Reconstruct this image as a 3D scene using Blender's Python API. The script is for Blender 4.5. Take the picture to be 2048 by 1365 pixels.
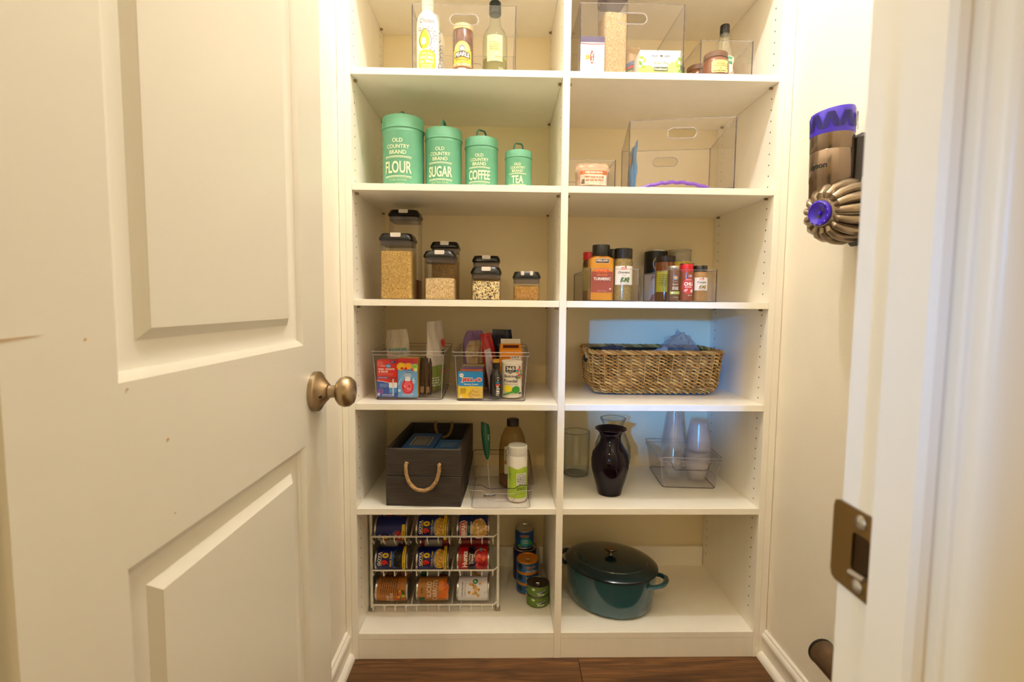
import bpy, math, random
from mathutils import Vector, Matrix, noise
from mathutils.geometry import tessellate_polygon
random.seed(7)
PI = math.pi
SC = bpy.context.scene
COL = SC.collection
for _o in list(bpy.data.objects):
    bpy.data.objects.remove(_o)

# ------------------------------------------------------------------ camera
FPX = 1002.94                                   # focal length in pixels of the 2048 px wide frame
CAM = Vector((0.4328, -1.4810, 1.1051))
_yaw, _pitch, _roll = 0.0219, 0.0764, 0.0089
FWD = Vector((math.sin(_yaw)*math.cos(_pitch), math.cos(_yaw)*math.cos(_pitch), -math.sin(_pitch)))
_r0 = Vector((math.cos(_yaw), -math.sin(_yaw), 0)); _u0 = _r0.cross(FWD)
RGT = math.cos(_roll)*_r0 + math.sin(_roll)*_u0
UPV = -math.sin(_roll)*_r0 + math.cos(_roll)*_u0
_cd = bpy.data.cameras.new('camera'); _co = bpy.data.objects.new('camera', _cd); COL.objects.link(_co)
_cd.sensor_fit = 'HORIZONTAL'; _cd.sensor_width = 36.0; _cd.lens = FPX/2048*36
_cd.clip_start = 0.02; _cd.clip_end = 60
_cd.dof.use_dof = True; _cd.dof.focus_distance = 1.62; _cd.dof.aperture_fstop = 7.0
_co.matrix_world = Matrix((( RGT.x, UPV.x, -FWD.x, CAM.x), (RGT.y, UPV.y, -FWD.y, CAM.y), (RGT.z, UPV.z, -FWD.z, CAM.z), (0, 0, 0, 1)))
SC.camera = _co

# ------------------------------------------------------------------ world, lights, exposure
_w = bpy.data.worlds.new('World'); SC.world = _w; _w.use_nodes = True
_bg = _w.node_tree.nodes['Background']; _bg.inputs[0].default_value = (1.0, 0.70, 0.28, 1); _bg.inputs[1].default_value = 0.88

def lamp(name, kind, loc, energy, col, target=None, **kw):
    l = bpy.data.lights.new(name, kind); l.energy = energy; l.color = col
    for k, v in kw.items(): setattr(l, k, v)
    o = bpy.data.objects.new(name, l); COL.objects.link(o); o.location = loc
    if target is not None:
        o.rotation_euler = (Vector(target)-Vector(loc)).to_track_quat('-Z', 'Y').to_euler()
    return o
lamp('pantry_ceiling_lamp', 'POINT', (0.61, -0.47, 2.60), 34.5, (0.91, 0.91, 0.91), shadow_soft_size=0.03)
lamp('kitchen_ceiling_lamp', 'SPOT', (-0.25, -2.95, 2.70), 36, (1.0, 0.74, 0.38), (0.6, -0.2, 0.7), shadow_soft_size=0.05, spot_size=1.7, spot_blend=0.6)
lamp('jamb_fill_light', 'AREA', (-2.4, -2.3, 1.5), 24, (0.50, 0.76, 1.0), (0.66, -1.2, 1.2), shape='RECTANGLE', size=1.2, size_y=1.4)  # unseen cool fill, added to brighten the strike jamb and casing
lamp('daylight_shaft', 'SPOT', (-1.10, -5.1, 1.70), 1150, (0.03, 0.34, 1.0), (1.04, 0.41, 0.86), shadow_soft_size=0.10, spot_size=math.radians(6.8), spot_blend=0.6)

SC.view_settings.view_transform = 'Standard'; SC.view_settings.look = 'None'
SC.view_settings.gamma = 1.0; SC.view_settings.use_curve_mapping = False
SC.view_settings.exposure = 0.0
SC.cycles.transparent_max_bounces = 32
SC.cycles.max_bounces = 14; SC.cycles.diffuse_bounces = 10
SC.cycles.caustics_reflective = False; SC.cycles.caustics_refractive = False

# ------------------------------------------------------------------ helpers
def at(px, py, Y):
    d = FWD*FPX + RGT*(px-1024) - UPV*(py-682.5)
    return CAM + d*((Y-CAM.y)/d.y)
def onz(px, py, z):
    d = FWD*FPX + RGT*(px-1024) - UPV*(py-682.5)
    return CAM + d*((z-CAM.z)/d.z)
def mpp(Y): return (Y-CAM.y)/FPX

def lin(h):
    if not isinstance(h, str): return tuple(h)
    h = h.lstrip('#'); c = [int(h[i:i+2], 16)/255 for i in (0, 2, 4)]
    return tuple(x/12.92 if x <= 0.04045 else ((x+0.055)/1.055)**2.4 for x in c)

MATS = {}
def nodes_of(name):
    m = bpy.data.materials.new(name); m.use_nodes = True
    nt = m.node_tree
    return m, nt, nt.nodes['Principled BSDF']
def M(col, rough=0.5, metal=0.0, spec=0.5, bump=0.0, bscale=200, var=0.0, vscale=6, stretch=None, coat=0.0, trans=0.0, name=None):
    key = (col, rough, metal, spec, bump, bscale, var, vscale, stretch, coat, trans)
    if key in MATS: return MATS[key]
    m, nt, b = nodes_of(name or 'paint_%d' % len(MATS)); c = lin(col)
    b.inputs['Base Color'].default_value = (*c, 1); b.inputs['Roughness'].default_value = rough
    b.inputs['Metallic'].default_value = metal; b.inputs['Specular IOR Level'].default_value = spec
    b.inputs['Coat Weight'].default_value = coat
    b.inputs['Transmission Weight'].default_value = trans
    L = nt.links.new
    if bump or var:
        tc = nt.nodes.new('ShaderNodeTexCoord'); mp = nt.nodes.new('ShaderNodeMapping'); L(tc.outputs['Object'], mp.inputs['Vector'])
        if stretch: mp.inputs['Scale'].default_value = stretch
    if var:
        n = nt.nodes.new('ShaderNodeTexNoise'); n.inputs['Scale'].default_value = vscale; n.inputs['Detail'].default_value = 5
        L(mp.outputs[0], n.inputs['Vector'])
        r = nt.nodes.new('ShaderNodeValToRGB'); L(n.outputs['Fac'], r.inputs['Fac'])
        r.color_ramp.elements[0].position = 0.3; r.color_ramp.elements[1].position = 0.7
        r.color_ramp.elements[0].color = (*[x*(1-var) for x in c], 1); r.color_ramp.elements[1].color = (*[min(1, x*(1+var*0.6)) for x in c], 1)
        L(r.outputs['Color'], b.inputs['Base Color'])
    if bump:
        n = nt.nodes.new('ShaderNodeTexNoise'); n.inputs['Scale'].default_value = bscale; n.inputs['Detail'].default_value = 3
        L(mp.outputs[0], n.inputs['Vector'])
        bp = nt.nodes.new('ShaderNodeBump'); bp.inputs['Strength'].default_value = bump; bp.inputs['Distance'].default_value = 0.002
        L(n.outputs['Fac'], bp.inputs['Height']); L(bp.outputs[0], b.inputs['Normal'])
    MATS[key] = m; return m

def CLEAR(tint=(0.97, 0.96, 0.965), rough=0.04, ior=1.45, body=0.0, bodycol=(0.8, 0.8, 0.8), bump=0.0, bscale=40, edge=0.55, gloss=0.45):
    """thin clear plastic or glass: straight-through transparency plus a Fresnel gloss and, if milky, some diffuse"""
    key = ('clear', tint, rough, ior, body, bodycol, bump, bscale, edge, gloss)
    if key in MATS: return MATS[key]
    m = bpy.data.materials.new('clear_%d' % len(MATS)); m.use_nodes = True; nt = m.node_tree; nt.nodes.clear(); L = nt.links.new
    out = nt.nodes.new('ShaderNodeOutputMaterial'); tr = nt.nodes.new('ShaderNodeBsdfTransparent'); gl = nt.nodes.new('ShaderNodeBsdfGlossy')
    tr.inputs[0].default_value = (*tint, 1); gl.inputs['Roughness'].default_value = rough
    lw = nt.nodes.new('ShaderNodeLayerWeight'); lw.inputs['Blend'].default_value = 0.5
    pw_ = nt.nodes.new('ShaderNodeMath'); pw_.operation = 'POWER'; L(lw.outputs['Facing'], pw_.inputs[0]); pw_.inputs[1].default_value = 4.0
    fr = nt.nodes.new('ShaderNodeMath'); fr.operation = 'MULTIPLY_ADD'; L(pw_.outputs[0], fr.inputs[0]); fr.inputs[1].default_value = gloss; fr.inputs[2].default_value = ((ior-1)/(ior+1))**2*0.7
    mx = nt.nodes.new('ShaderNodeMixShader'); L(fr.outputs[0], mx.inputs[0]); L(gl.outputs[0], mx.inputs[2])
    mc = nt.nodes.new('ShaderNodeMix'); mc.data_type = 'RGBA'; L(pw_.outputs[0], mc.inputs[0])
    mc.inputs[6].default_value = (*tint, 1); mc.inputs[7].default_value = (*[x*edge for x in tint], 1); L(mc.outputs[2], tr.inputs[0])
    if bump:
        n = nt.nodes.new('ShaderNodeTexNoise'); n.inputs['Scale'].default_value = bscale
        tc = nt.nodes.new('ShaderNodeTexCoord'); L(tc.outputs['Object'], n.inputs['Vector'])
        bp = nt.nodes.new('ShaderNodeBump'); bp.inputs['Strength'].default_value = bump; bp.inputs['Distance'].default_value = 0.01
        L(n.outputs['Fac'], bp.inputs['Height']); L(bp.outputs[0], gl.inputs['Normal']); L(bp.outputs[0], lw.inputs['Normal'])
    if body:
        df = nt.nodes.new('ShaderNodeBsdfDiffuse'); df.inputs[0].default_value = (*bodycol, 1)
        m2 = nt.nodes.new('ShaderNodeMixShader'); m2.inputs[0].default_value = body
        L(tr.outputs[0], m2.inputs[1]); L(df.outputs[0], m2.inputs[2]); L(m2.outputs[0], mx.inputs[1])
    else:
        L(tr.outputs[0], mx.inputs[1])
    L(mx.outputs[0], out.inputs[0]); MATS[key] = m; return m

class G:
    """collects geometry; build() links it as one mesh object"""
    def __init__(s): s.v = []; s.f = []; s.m = []; s.mats = []
    def mi(s, mat):
        if mat is None: return 0
        if mat not in s.mats: s.mats.append(mat)
        return s.mats.index(mat)
    def add(s, vs, fs, mat=None):
        b = len(s.v); s.v += [tuple(v) for v in vs]; k = s.mi(mat)
        for f in fs: s.f.append(tuple(b+i for i in f)); s.m.append(k)
        return s
    def box(s, x0, x1, y0, y1, z0, z1, b=0.0, mat=None):
        if b <= 0:
            vs = [(x, y, z) for z in (z0, z1) for y in (y0, y1) for x in (x0, x1)]
            return s.add(vs, [(0, 2, 3, 1), (4, 5, 7, 6), (0, 1, 5, 4), (2, 6, 7, 3), (0, 4, 6, 2), (1, 3, 7, 5)], mat)
        X, Y, Z = (x0, x1), (y0, y1), (z0, z1); vs = []; idx = {}
        for i in (0, 1):
            for j in (0, 1):
                for k in (0, 1):
                    sx, sy, sz = (b if i == 0 else -b), (b if j == 0 else -b), (b if k == 0 else -b)
                    for a in range(3):
                        idx[(i, j, k, a)] = len(vs)
                        vs.append((X[i]+(0 if a == 0 else sx), Y[j]+(0 if a == 1 else sy), Z[k]+(0 if a == 2 else sz)))
        fs = []
        I = lambda i, j, k, a: idx[(i, j, k, a)]
        q = ((0, 0), (1, 0), (1, 1), (0, 1))
        for e in (0, 1):
            fs.append([I(e, p[0], p[1], 0) for p in (q if e else q[::-1])])
            fs.append([I(p[0], e, p[1], 1) for p in (q[::-1] if e else q)])
            fs.append([I(p[0], p[1], e, 2) for p in (q if e else q[::-1])])
        for i in (0, 1):
            for j in (0, 1):
                fs.append([I(i, j, 0, 0), I(i, j, 1, 0), I(i, j, 1, 1), I(i, j, 0, 1)])
                fs.append([I(i, 0, j, 0), I(i, 1, j, 0), I(i, 1, j, 2), I(i, 0, j, 2)])
                fs.append([I(0, i, j, 1), I(1, i, j, 1), I(1, i, j, 2), I(0, i, j, 2)])
                for k in (0, 1): fs.append([I(i, j, k, 0), I(i, j, k, 1), I(i, j, k, 2)])
        return s.add(vs, fs, mat)
    def loft(s, rings, cap0=True, cap1=True, closed=True, mat=None):
        n = len(rings[0]); vs = [p for r in rings for p in r]; fs = []
        for i in range(len(rings)-1):
            for j in range(n if closed else n-1):
                k = (j+1) % n
                fs.append((i*n+j, i*n+k, (i+1)*n+k, (i+1)*n+j))
        if cap0: fs.append(tuple(range(n-1, -1, -1)))
        if cap1: fs.append(tuple((len(rings)-1)*n+j for j in range(n)))
        return s.add(vs, fs, mat)
    def lathe(s, prof, n=32, c=(0, 0, 0), sx=1, sy=1, mat=None):
        rings = []
        for r, z in prof:
            rings.append([(c[0]+sx*r*math.cos(2*PI*j/n), c[1]+sy*r*math.sin(2*PI*j/n), c[2]+z) for j in range(n)])
        return s.loft(rings, prof[0][0] > 1e-5, prof[-1][0] > 1e-5, True, mat)
    def tube(s, pts, r, n=8, closed=False, cap=True, mat=None, flat=1.0):
        pts = [Vector(p) for p in pts]; rings = []; N = len(pts); prev = None
        for i, p in enumerate(pts):
            if closed: t = pts[(i+1) % N]-pts[i-1]
            else: t = pts[min(i+1, N-1)]-pts[max(i-1, 0)]
            t.normalize()
            if prev is None:
                a = Vector((0, 0, 1)) if abs(t.z) < 0.9 else Vector((1, 0, 0))
                u = t.cross(a).normalized()
            else:
                u = (prev-t*prev.dot(t)).normalized()
            prev = u; w = t.cross(u); rr = r[i] if isinstance(r, (list, tuple)) else r
            rings.append([tuple(p+(u*math.cos(2*PI*j/n)+w*math.sin(2*PI*j/n)*flat)*rr) for j in range(n)])
        if closed: rings.append(rings[0]); cap = False
        return s.loft(rings, cap, cap, True, mat)
    def prism(s, poly, f, h0, h1, mat=None, holes=()):
        """polygon (with holes) extruded: f(u, v, h) -> point"""
        loops = [list(poly)]+[list(h) for h in holes]
        flat = [p for l in loops for p in l]
        tris = tessellate_polygon([[Vector((p[0], p[1], 0)) for p in l] for l in loops])
        n = len(flat); vs = [f(p[0], p[1], h0) for p in flat]+[f(p[0], p[1], h1) for p in flat]
        fs = [tuple(t) for t in tris]+[tuple(n+i for i in reversed(t)) for t in tris]
        b = 0
        for l in loops:
            k = len(l)
            for i in range(k): j = (i+1) % k; fs.append((b+i, b+j, n+b+j, n+b+i))
            b += k
        return s.add(vs, fs, mat)
    def xf(s, mx, i0=0):
        s.v[i0:] = [tuple(mx @ Vector(p)) for p in s.v[i0:]]; return s
    def mesh(s, name, mat=None, ang=35):
        me = bpy.data.meshes.new(name); me.from_pydata(s.v, [], s.f)
        for mm in (s.mats or [mat]): me.materials.append(mm)
        if s.mats: me.polygons.foreach_set('material_index', s.m)
        me.validate()
        import bmesh
        bm = bmesh.new(); bm.from_mesh(me)
        bmesh.ops.recalc_face_normals(bm, faces=bm.faces); bm.to_mesh(me); bm.free()
        if ang:
            me.polygons.foreach_set('use_smooth', [True]*len(me.polygons)); me.set_sharp_from_angle(angle=math.radians(ang))
        me.update(); return me
    def build(s, name, mat=None, parent=None, loc=None, rz=0, ang=35):
        return obj(name, s.mesh(name, mat, ang), parent, loc, rz)

def obj(name, me, parent=None, loc=None, rz=0):
    o = bpy.data.objects.new(name, me); COL.objects.link(o)
    if parent: o.parent = parent
    if loc is not None: o.location = loc
    if rz: o.rotation_euler = (0, 0, rz)
    return o
def tag(o, label, cat, group=None, kind=None):
    o['label'] = label; o['category'] = cat
    if group: o['group'] = group
    if kind: o['kind'] = kind
    return o
def thing(name, label, cat, loc=(0, 0, 0), rz=0, group=None, rot=None):
    o = bpy.data.objects.new(name, None); COL.objects.link(o); o.location = loc; o.empty_display_size = 0.02
    o.rotation_euler = rot.to_euler() if rot is not None else (0, 0, rz)
    return tag(o, label, cat, group)
def struct(name, g, mat, parent=None):
    o = g.build(name, mat, parent)
    if not parent: o['kind'] = 'structure'
    return o
def copy_tree(root, loc=None, label=None, rot=None):
    r = root.copy(); COL.objects.link(r)
    if loc is not None: r.location = loc
    if rot is not None: r.rotation_euler = rot
    if label: r['label'] = label
    for ch in root.children:
        c = ch.copy(); COL.objects.link(c); c.parent = r
        for g2 in ch.children:
            d = g2.copy(); COL.objects.link(d); d.parent = c
    return r

def rr(w, d, r, n=5, c=(0, 0)):
    """rounded rectangle, counter-clockwise"""
    r = min(r, w/2-1e-4, d/2-1e-4); pts = []
    for cx, cy, a0 in ((w/2-r, d/2-r, 0), (-w/2+r, d/2-r, PI/2), (-w/2+r, -d/2+r, PI), (w/2-r, -d/2+r, 1.5*PI)):
        for i in range(n+1):
            a = a0+PI/2*i/n; pts.append((c[0]+cx+r*math.cos(a), c[1]+cy+r*math.sin(a)))
    return pts
def ring(w, d, r, z, n=5, c=(0, 0)): return [(x, y, z) for x, y in rr(w, d, r, n, c)]

# ---- flat print: rectangles, ellipses, polygons and lettering laid on a surface
_TX = {}
def glyphs(s, bold, shear):
    k = (s, bold, shear)
    if k in _TX: return _TX[k]
    cu = bpy.data.curves.new('t', 'FONT'); cu.body = s; cu.offset = bold; cu.shear = shear; cu.resolution_u = 3
    ob = bpy.data.objects.new('t', cu); me = ob.to_mesh()
    vs = [(v.co.x, v.co.y) for v in me.vertices]; fs = [tuple(p.vertices) for p in me.polygons]
    ob.to_mesh_clear(); bpy.data.objects.remove(ob); bpy.data.curves.remove(cu)
    if not vs: vs = [(0, 0), (1, 0), (1, 1)]; fs = []
    _TX[k] = (vs, fs); return _TX[k]
class Art:
    def __init__(s, rough=0.45): s.it = []; s.rough = rough; s.k = 0
    def _p(s, vs, fs, col, metal=0): s.k += 1; s.it.append((s.k, vs, fs, (col, metal)))
    def rect(s, u0, v0, u1, v1, col, n=1, metal=0):
        vs = []; fs = []
        for i in range(n+1):
            u = u0+(u1-u0)*i/n; vs += [(u, v0), (u, v1)]
        for i in range(n): fs.append((2*i, 2*i+2, 2*i+3, 2*i+1))
        s._p(vs, fs, col, metal); return s
    def ell(s, cu, cv, ru, rv, col, n=20, a0=0.0):
        vs = []; fs = []
        for i in range(n+1):
            a = PI*i/n; u = cu-ru*math.cos(a); h = rv*math.sin(a); vs += [(u, cv-h), (u, cv+h)]
        for i in range(n): fs.append((2*i, 2*i+2, 2*i+3, 2*i+1))
        if a0:
            ca, sa = math.cos(a0), math.sin(a0); vs = [(cu+(u-cu)*ca-(v-cv)*sa, cv+(u-cu)*sa+(v-cv)*ca) for u, v in vs]
        s._p(vs, fs, col); return s
    def poly(s, pts, col):
        t = tessellate_polygon([[Vector((p[0], p[1], 0)) for p in pts]]); s._p(list(pts), [tuple(x) for x in t], col); return s
    def line(s, pts, w, col):
        vs = []; fs = []
        for i, p in enumerate(pts):
            a = pts[max(0, i-1)]; b = pts[min(len(pts)-1, i+1)]; dx, dy = b[0]-a[0], b[1]-a[1]; l = math.hypot(dx, dy) or 1
            vs += [(p[0]-dy/l*w/2, p[1]+dx/l*w/2), (p[0]+dy/l*w/2, p[1]-dx/l*w/2)]
        for i in range(len(pts)-1): fs.append((2*i, 2*i+1, 2*i+3, 2*i+2))
        s._p(vs, fs, col); return s
    def arc(s, cu, cv, r, a0, a1, w, col, n=14, sy=1.0):
        return s.line([(cu+r*math.cos(a0+(a1-a0)*i/n), cv+sy*r*math.sin(a0+(a1-a0)*i/n)) for i in range(n+1)], w, col)
    def text(s, t, cu, cv, w, h, col, bold=0.0, shear=0.0, rot=0.0, arch=0.0, al='C'):
        vs, fs = glyphs(t, bold, shear)
        x0, x1 = min(v[0] for v in vs), max(v[0] for v in vs); y0, y1 = min(v[1] for v in vs), max(v[1] for v in vs)
        kx = (w/(x1-x0)) if w else None; ky = (h/(y1-y0)) if h else None
        kx = kx or ky; ky = ky or kx
        o = []
        for x, y in vs:
            a = (x-(x0+x1)/2)*kx; b = (y-(y0+y1)/2)*ky
            if al == 'L': a = (x-x0)*kx
            if arch and w: b += arch*(1-(2*a/w)**2)-arch/2
            if rot: a, b = a*math.cos(rot)-b*math.sin(rot), a*math.sin(rot)+b*math.cos(rot)
            o.append((cu+a, cv+b))
        s._p(o, fs, col); return s
    def lines(s, cu, cv, w, n, dv, h, col, seed=1):
        """rows of unreadably small print"""
        rnd = random.Random(seed)
        for i in range(n):
            u = cu-w/2
            while u < cu+w/2-h:
                l = min(h*rnd.uniform(1.2, 4.0), cu+w/2-u); s.rect(u, cv-i*dv-h/2, u+l, cv-i*dv+h/2, col); u += l+h*0.6
        return s
    def dots(s, cu, cv, ru, rv, r, cols, n, seed=1, clip=None):
        rnd = random.Random(seed); k = 0
        while k < n:
            a = rnd.uniform(0, 2*PI); q = math.sqrt(rnd.random()); u = cu+ru*q*math.cos(a); v = cv+rv*q*math.sin(a)
            if clip and not clip(u, v): k += 1; continue
            s.ell(u, v, r*rnd.uniform(.8, 1.1), r*rnd.uniform(.8, 1.1), cols[k % len(cols)], 7); k += 1
        return s
    def build(s, name, parent, f, base=0.0004, step=None, label=None):
        g = G(); step = step if step else min(0.00012, 0.0035/max(1, len(s.it)))
        ml = getattr(f, 'maxlen', 0)
        for k, vs, fs, (col, metal) in s.it:
            mt = M(col, 0.35 if metal else s.rough, 1.0 if metal else 0.0)
            if ml: vs, fs = split(vs, fs, ml)
            g.add([f(u, v, base+step*k) for u, v in vs], fs, mt)
        me = bpy.data.meshes.new(name); me.from_pydata(g.v, [], g.f)
        for mm in g.mats: me.materials.append(mm)
        me.polygons.foreach_set('material_index', g.m); me.update()
        o = obj(name, me, parent)
        if label: o['label'] = label
        return o
def split(vs, fs, ml):
    """cut faces that are wide along u so that they follow a curved surface"""
    vs = list(vs); out = []
    st = []
    for q in fs:
        for i in range(1, len(q)-1): st.append((q[0], q[i], q[i+1]))
    memo = {}
    while st:
        t = st.pop(); e = [(abs(vs[t[i]][0]-vs[t[(i+1) % 3]][0]), i) for i in range(3)]; L, i = max(e)
        if L <= ml: out.append(t); continue
        a, b, c = t[i], t[(i+1) % 3], t[(i+2) % 3]; k = (min(a, b), max(a, b))
        if k not in memo: memo[k] = len(vs); vs.append(((vs[a][0]+vs[b][0])/2, (vs[a][1]+vs[b][1])/2))
        m = memo[k]; st += [(a, m, c), (m, b, c)]
    return vs, out
def FLAT(y=0.0, x=0.0, z=0.0): return lambda u, v, h: (x+u, y-h, z+v)
def CYL(r, z=0.0, a=0.0):
    f = lambda u, v, h: ((r+h)*math.sin(a+u/r), -(r+h)*math.cos(a+u/r), z+v)
    f.maxlen = r*0.16; return f

# ------------------------------------------------------------------ setting materials
WALLP = M('#f4eddd', 0.55, bump=0.15, bscale=260, var=0.05, vscale=2.2, name='wall_paint')
TRIMP = M('#f1ece2', 0.32, bump=0.05, bscale=120, name='trim_paint')
CEIL = M('#f3efe8', 0.8, name='ceiling_paint')
MEL = M('#f6f1e5', 0.33, bump=0.06, bscale=300, var=0.02, vscale=20, stretch=(1, 1, 0.1), name='white_melamine')
MELB = M('#f4e6c2', 0.42, name='melamine_back')
DARKH = M('#2a2018', 0.9, name='hole_dark')
NICKEL = M('#b09a7c', 0.30, 1.0, name='satin_nickel')
STEEL = M('#c8c6c2', 0.28, 1.0, name='steel')
def plank_mat():
    m, nt, b = nodes_of('plank_wood'); L = nt.links.new
    tc = nt.nodes.new('ShaderNodeTexCoord'); oi = nt.nodes.new('ShaderNodeObjectInfo')
    ad = nt.nodes.new('ShaderNodeVectorMath'); ad.operation = 'ADD'
    sc = nt.nodes.new('ShaderNodeVectorMath'); sc.operation = 'SCALE'; sc.inputs['Scale'].default_value = 17.0
    cb = nt.nodes.new('ShaderNodeCombineXYZ')
    for i in range(3): L(oi.outputs['Random'], cb.inputs[i])
    L(cb.outputs[0], sc.inputs[0]); L(tc.outputs['Object'], ad.inputs[0]); L(sc.outputs[0], ad.inputs[1])
    mp = nt.nodes.new('ShaderNodeMapping'); mp.inputs['Scale'].default_value = (2.2, 26, 1); L(ad.outputs[0], mp.inputs['Vector'])
    n = nt.nodes.new('ShaderNodeTexNoise'); n.inputs['Scale'].default_value = 2.2; n.inputs['Detail'].default_value = 8; n.inputs['Distortion'].default_value = 1.2
    L(mp.outputs[0], n.inputs['Vector'])
    r = nt.nodes.new('ShaderNodeValToRGB'); e = r.color_ramp.elements
    e[0].position = 0.28; e[0].color = (*lin('#3a2412'), 1); e[1].position = 0.75; e[1].color = (*lin('#80572f'), 1)
    k = e.new(0.5); k.color = (*lin('#5e3b1d'), 1)
    L(n.outputs['Fac'], r.inputs['Fac'])
    hs = nt.nodes.new('ShaderNodeHueSaturation'); L(r.outputs['Color'], hs.inputs['Color'])
    mr = nt.nodes.new('ShaderNodeMapRange'); L(oi.outputs['Random'], mr.inputs['Value']); mr.inputs['To Min'].default_value = 0.8; mr.inputs['To Max'].default_value = 1.12
    L(mr.outputs[0], hs.inputs['Value']); L(hs.outputs[0], b.inputs['Base Color'])
    b.inputs['Roughness'].default_value = 0.45
    bp = nt.nodes.new('ShaderNodeBump'); bp.inputs['Strength'].default_value = 0.25; bp.inputs['Distance'].default_value = 0.001
    L(n.outputs['Fac'], bp.inputs['Height']); L(bp.outputs[0], b.inputs['Normal'])
    return m
PLANK = plank_mat()

# room measures (metres): shelf fronts at y = 0, finished floor z = 0
XL, XR = -0.038, 1.271            # side walls
YD, YO = -1.150, -1.231           # inner and outer face of the door wall
JH, JS = 0.046, 0.668             # hinge and strike jamb faces
HD, HC = 2.045, 2.74              # door head, ceiling
# ---- floor with planks
fl = struct('floor', G().box(-2.6, 3.0, -5.2, 0.45, -0.05, -0.004), M('#3a2412', 0.7))
pw = 0.152
pm = {}
for i in range(15):
    y1 = 0.012-i*pw; off = [0.38, -0.21, 0.87, 0.12, 0.60][i % 5]; x = -0.9+off-1.2
    while x < 2.2:
        x0, x1 = max(x, -0.9), min(x+1.2, 2.2)
        if y1 > YD and True:
            x0, x1 = max(x0, XL), min(x1, XR)
        if x1-x0 > 0.02:
            key = round(x1-x0, 3)
            if key not in pm: pm[key] = G().box(0, x1-x0-0.0012, -pw+0.0012, 0, -0.006, 0, 0.0009).mesh('plank', PLANK, 20)
            obj('plank', pm[key], fl, (x0, y1, 0))
        x += 1.2
# ---- walls
struct('wall_left', G().box(XL-0.1, XL, YD, 0.47, 0, HC), WALLP)
struct('wall_right', G().box(XR, XR+0.1, YD, 0.47, 0, HC), WALLP)
struct('wall_back', G().box(XL, XR, 0.42, 0.47, 0, HC), WALLP)
wf = G().box(-2.6, JH-0.018, YO, YD, 0, HC).box(JS+0.018, 3.0, YO, YD, 0, HC).box(JH-0.018, JS+0.018, YO, YD, HD+0.018, HC)
struct('wall_front', wf, WALLP)
struct('ceiling', G().box(-2.6, 3.0, -5.2, 0.47, HC, HC+0.05), CEIL)
# ---- baseboards
BPROF = [(0, 0), (0.011, 0), (0.011, 0.060), (0.0150, 0.064), (0.0155, 0.072), (0.0125, 0.078), (0.0080, 0.081), (0.0075, 0.086), (0.003, 0.089), (0, 0.090)]
QPROF = [(0.011, 0), (0.0275, 0)]+[(0.011+0.0165*math.cos(a*PI/14), 0.0205*math.sin(a*PI/14)) for a in range(1, 7)]+[(0.011, 0.0205)]
for nm, xw, sg in (('baseboard_left', XL, 1), ('baseboard_right', XR, -1)):
    f = lambda u, v, h, xw=xw, sg=sg: (xw+sg*u, h, v)
    bb = struct(nm, G().prism(BPROF, f, YD, -0.0006), TRIMP)
    G().prism(QPROF, f, YD, -0.0006).build('shoe_moulding', TRIMP, bb)
# ---- door frame
tj = struct('trim_1', G().box(JS, JS+0.018, YO, YD, 0, HD+0.018, 0.0012), TRIMP)      # strike jamb
G().box(JS-0.0115, JS, -1.225, -1.1905, 0, HD, 0.003).build('door_stop', TRIMP, tj)
th = struct('trim_2', G().box(JH-0.018, JH, YO, YD, 0, HD+0.018, 0.0012), TRIMP)      # hinge jamb
G().box(JH, JH+0.0115, -1.225, -1.1905, 0, HD, 0.003).build('door_stop', TRIMP, th)
tt = struct('trim_3', G().box(JH, JS, YO, YD, HD, HD+0.018), TRIMP)
CPROF = [(0.004, 0), (0.004, 0.005), (0.0055, 0.0085), (0.009, 0.0110), (0.014, 0.0122), (0.058, 0.0140), (0.0615, 0.012), (0.062, 0)]
for nm, xj, sg in (('trim_4', JS, 1), ('trim_5', JH, -1)):
    struct(nm, G().prism(CPROF, lambda u, v, h, xj=xj, sg=sg: (xj+sg*u, YO-v, h), 0, HD+0.064), TRIMP)
struct('trim_6', G().box(JH-0.062, JS+0.062, YO-0.0175, YO, HD+0.066, HD+0.13, 0.003), TRIMP)
# strike plate on the jamb
sp = G()
zc, hh = 0.9435, 0.0285
pl = [(-1.1448, zc-hh+0.006), (-1.1462, zc-hh+0.0015), (-1.150, zc-hh), (-1.1895, zc-hh), (-1.1895, zc+hh), (-1.150, zc+hh), (-1.1462, zc+hh-0.0015), (-1.1448, zc+hh-0.006)]
hole = rr(0.016, 0.026, 0.003, 3, (-1.1725, zc))
sp.prism(pl, lambda u, v, h: (JS-h, u, v), 0.0, 0.0016, holes=[hole])
spo = sp.build('strike_plate', M('#8d7348', 0.28, 1.0, name='strike_bronze'), tj); spo['label'] = 'bronze coloured metal strike plate'
G().prism(rr(0.016, 0.026, 0.003, 3, (-1.1725, zc)), lambda u, v, h: (JS-h, u, v), 0.0001, 0.0004).build('latch_hole', M('#4a3a26', 0.3, 1.0), spo)
G().tube([(JS-0.003, -1.1795, zc-0.013), (JS-0.003, -1.166, zc-0.0145)], 0.002).build('latch_lip', STEEL, spo)
for dz in (-0.0215, 0.0215):
    g = G().lathe([(0.0048, 0), (0.0048, 0.0006), (0.003, 0.0018), (0, 0.0022)], 16)
    g.xf(Matrix.Translation((JS-0.0016, -1.1715, zc+dz)) @ Matrix.Rotation(-PI/2, 4, 'Y')); g.build('screw', STEEL, spo)

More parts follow.
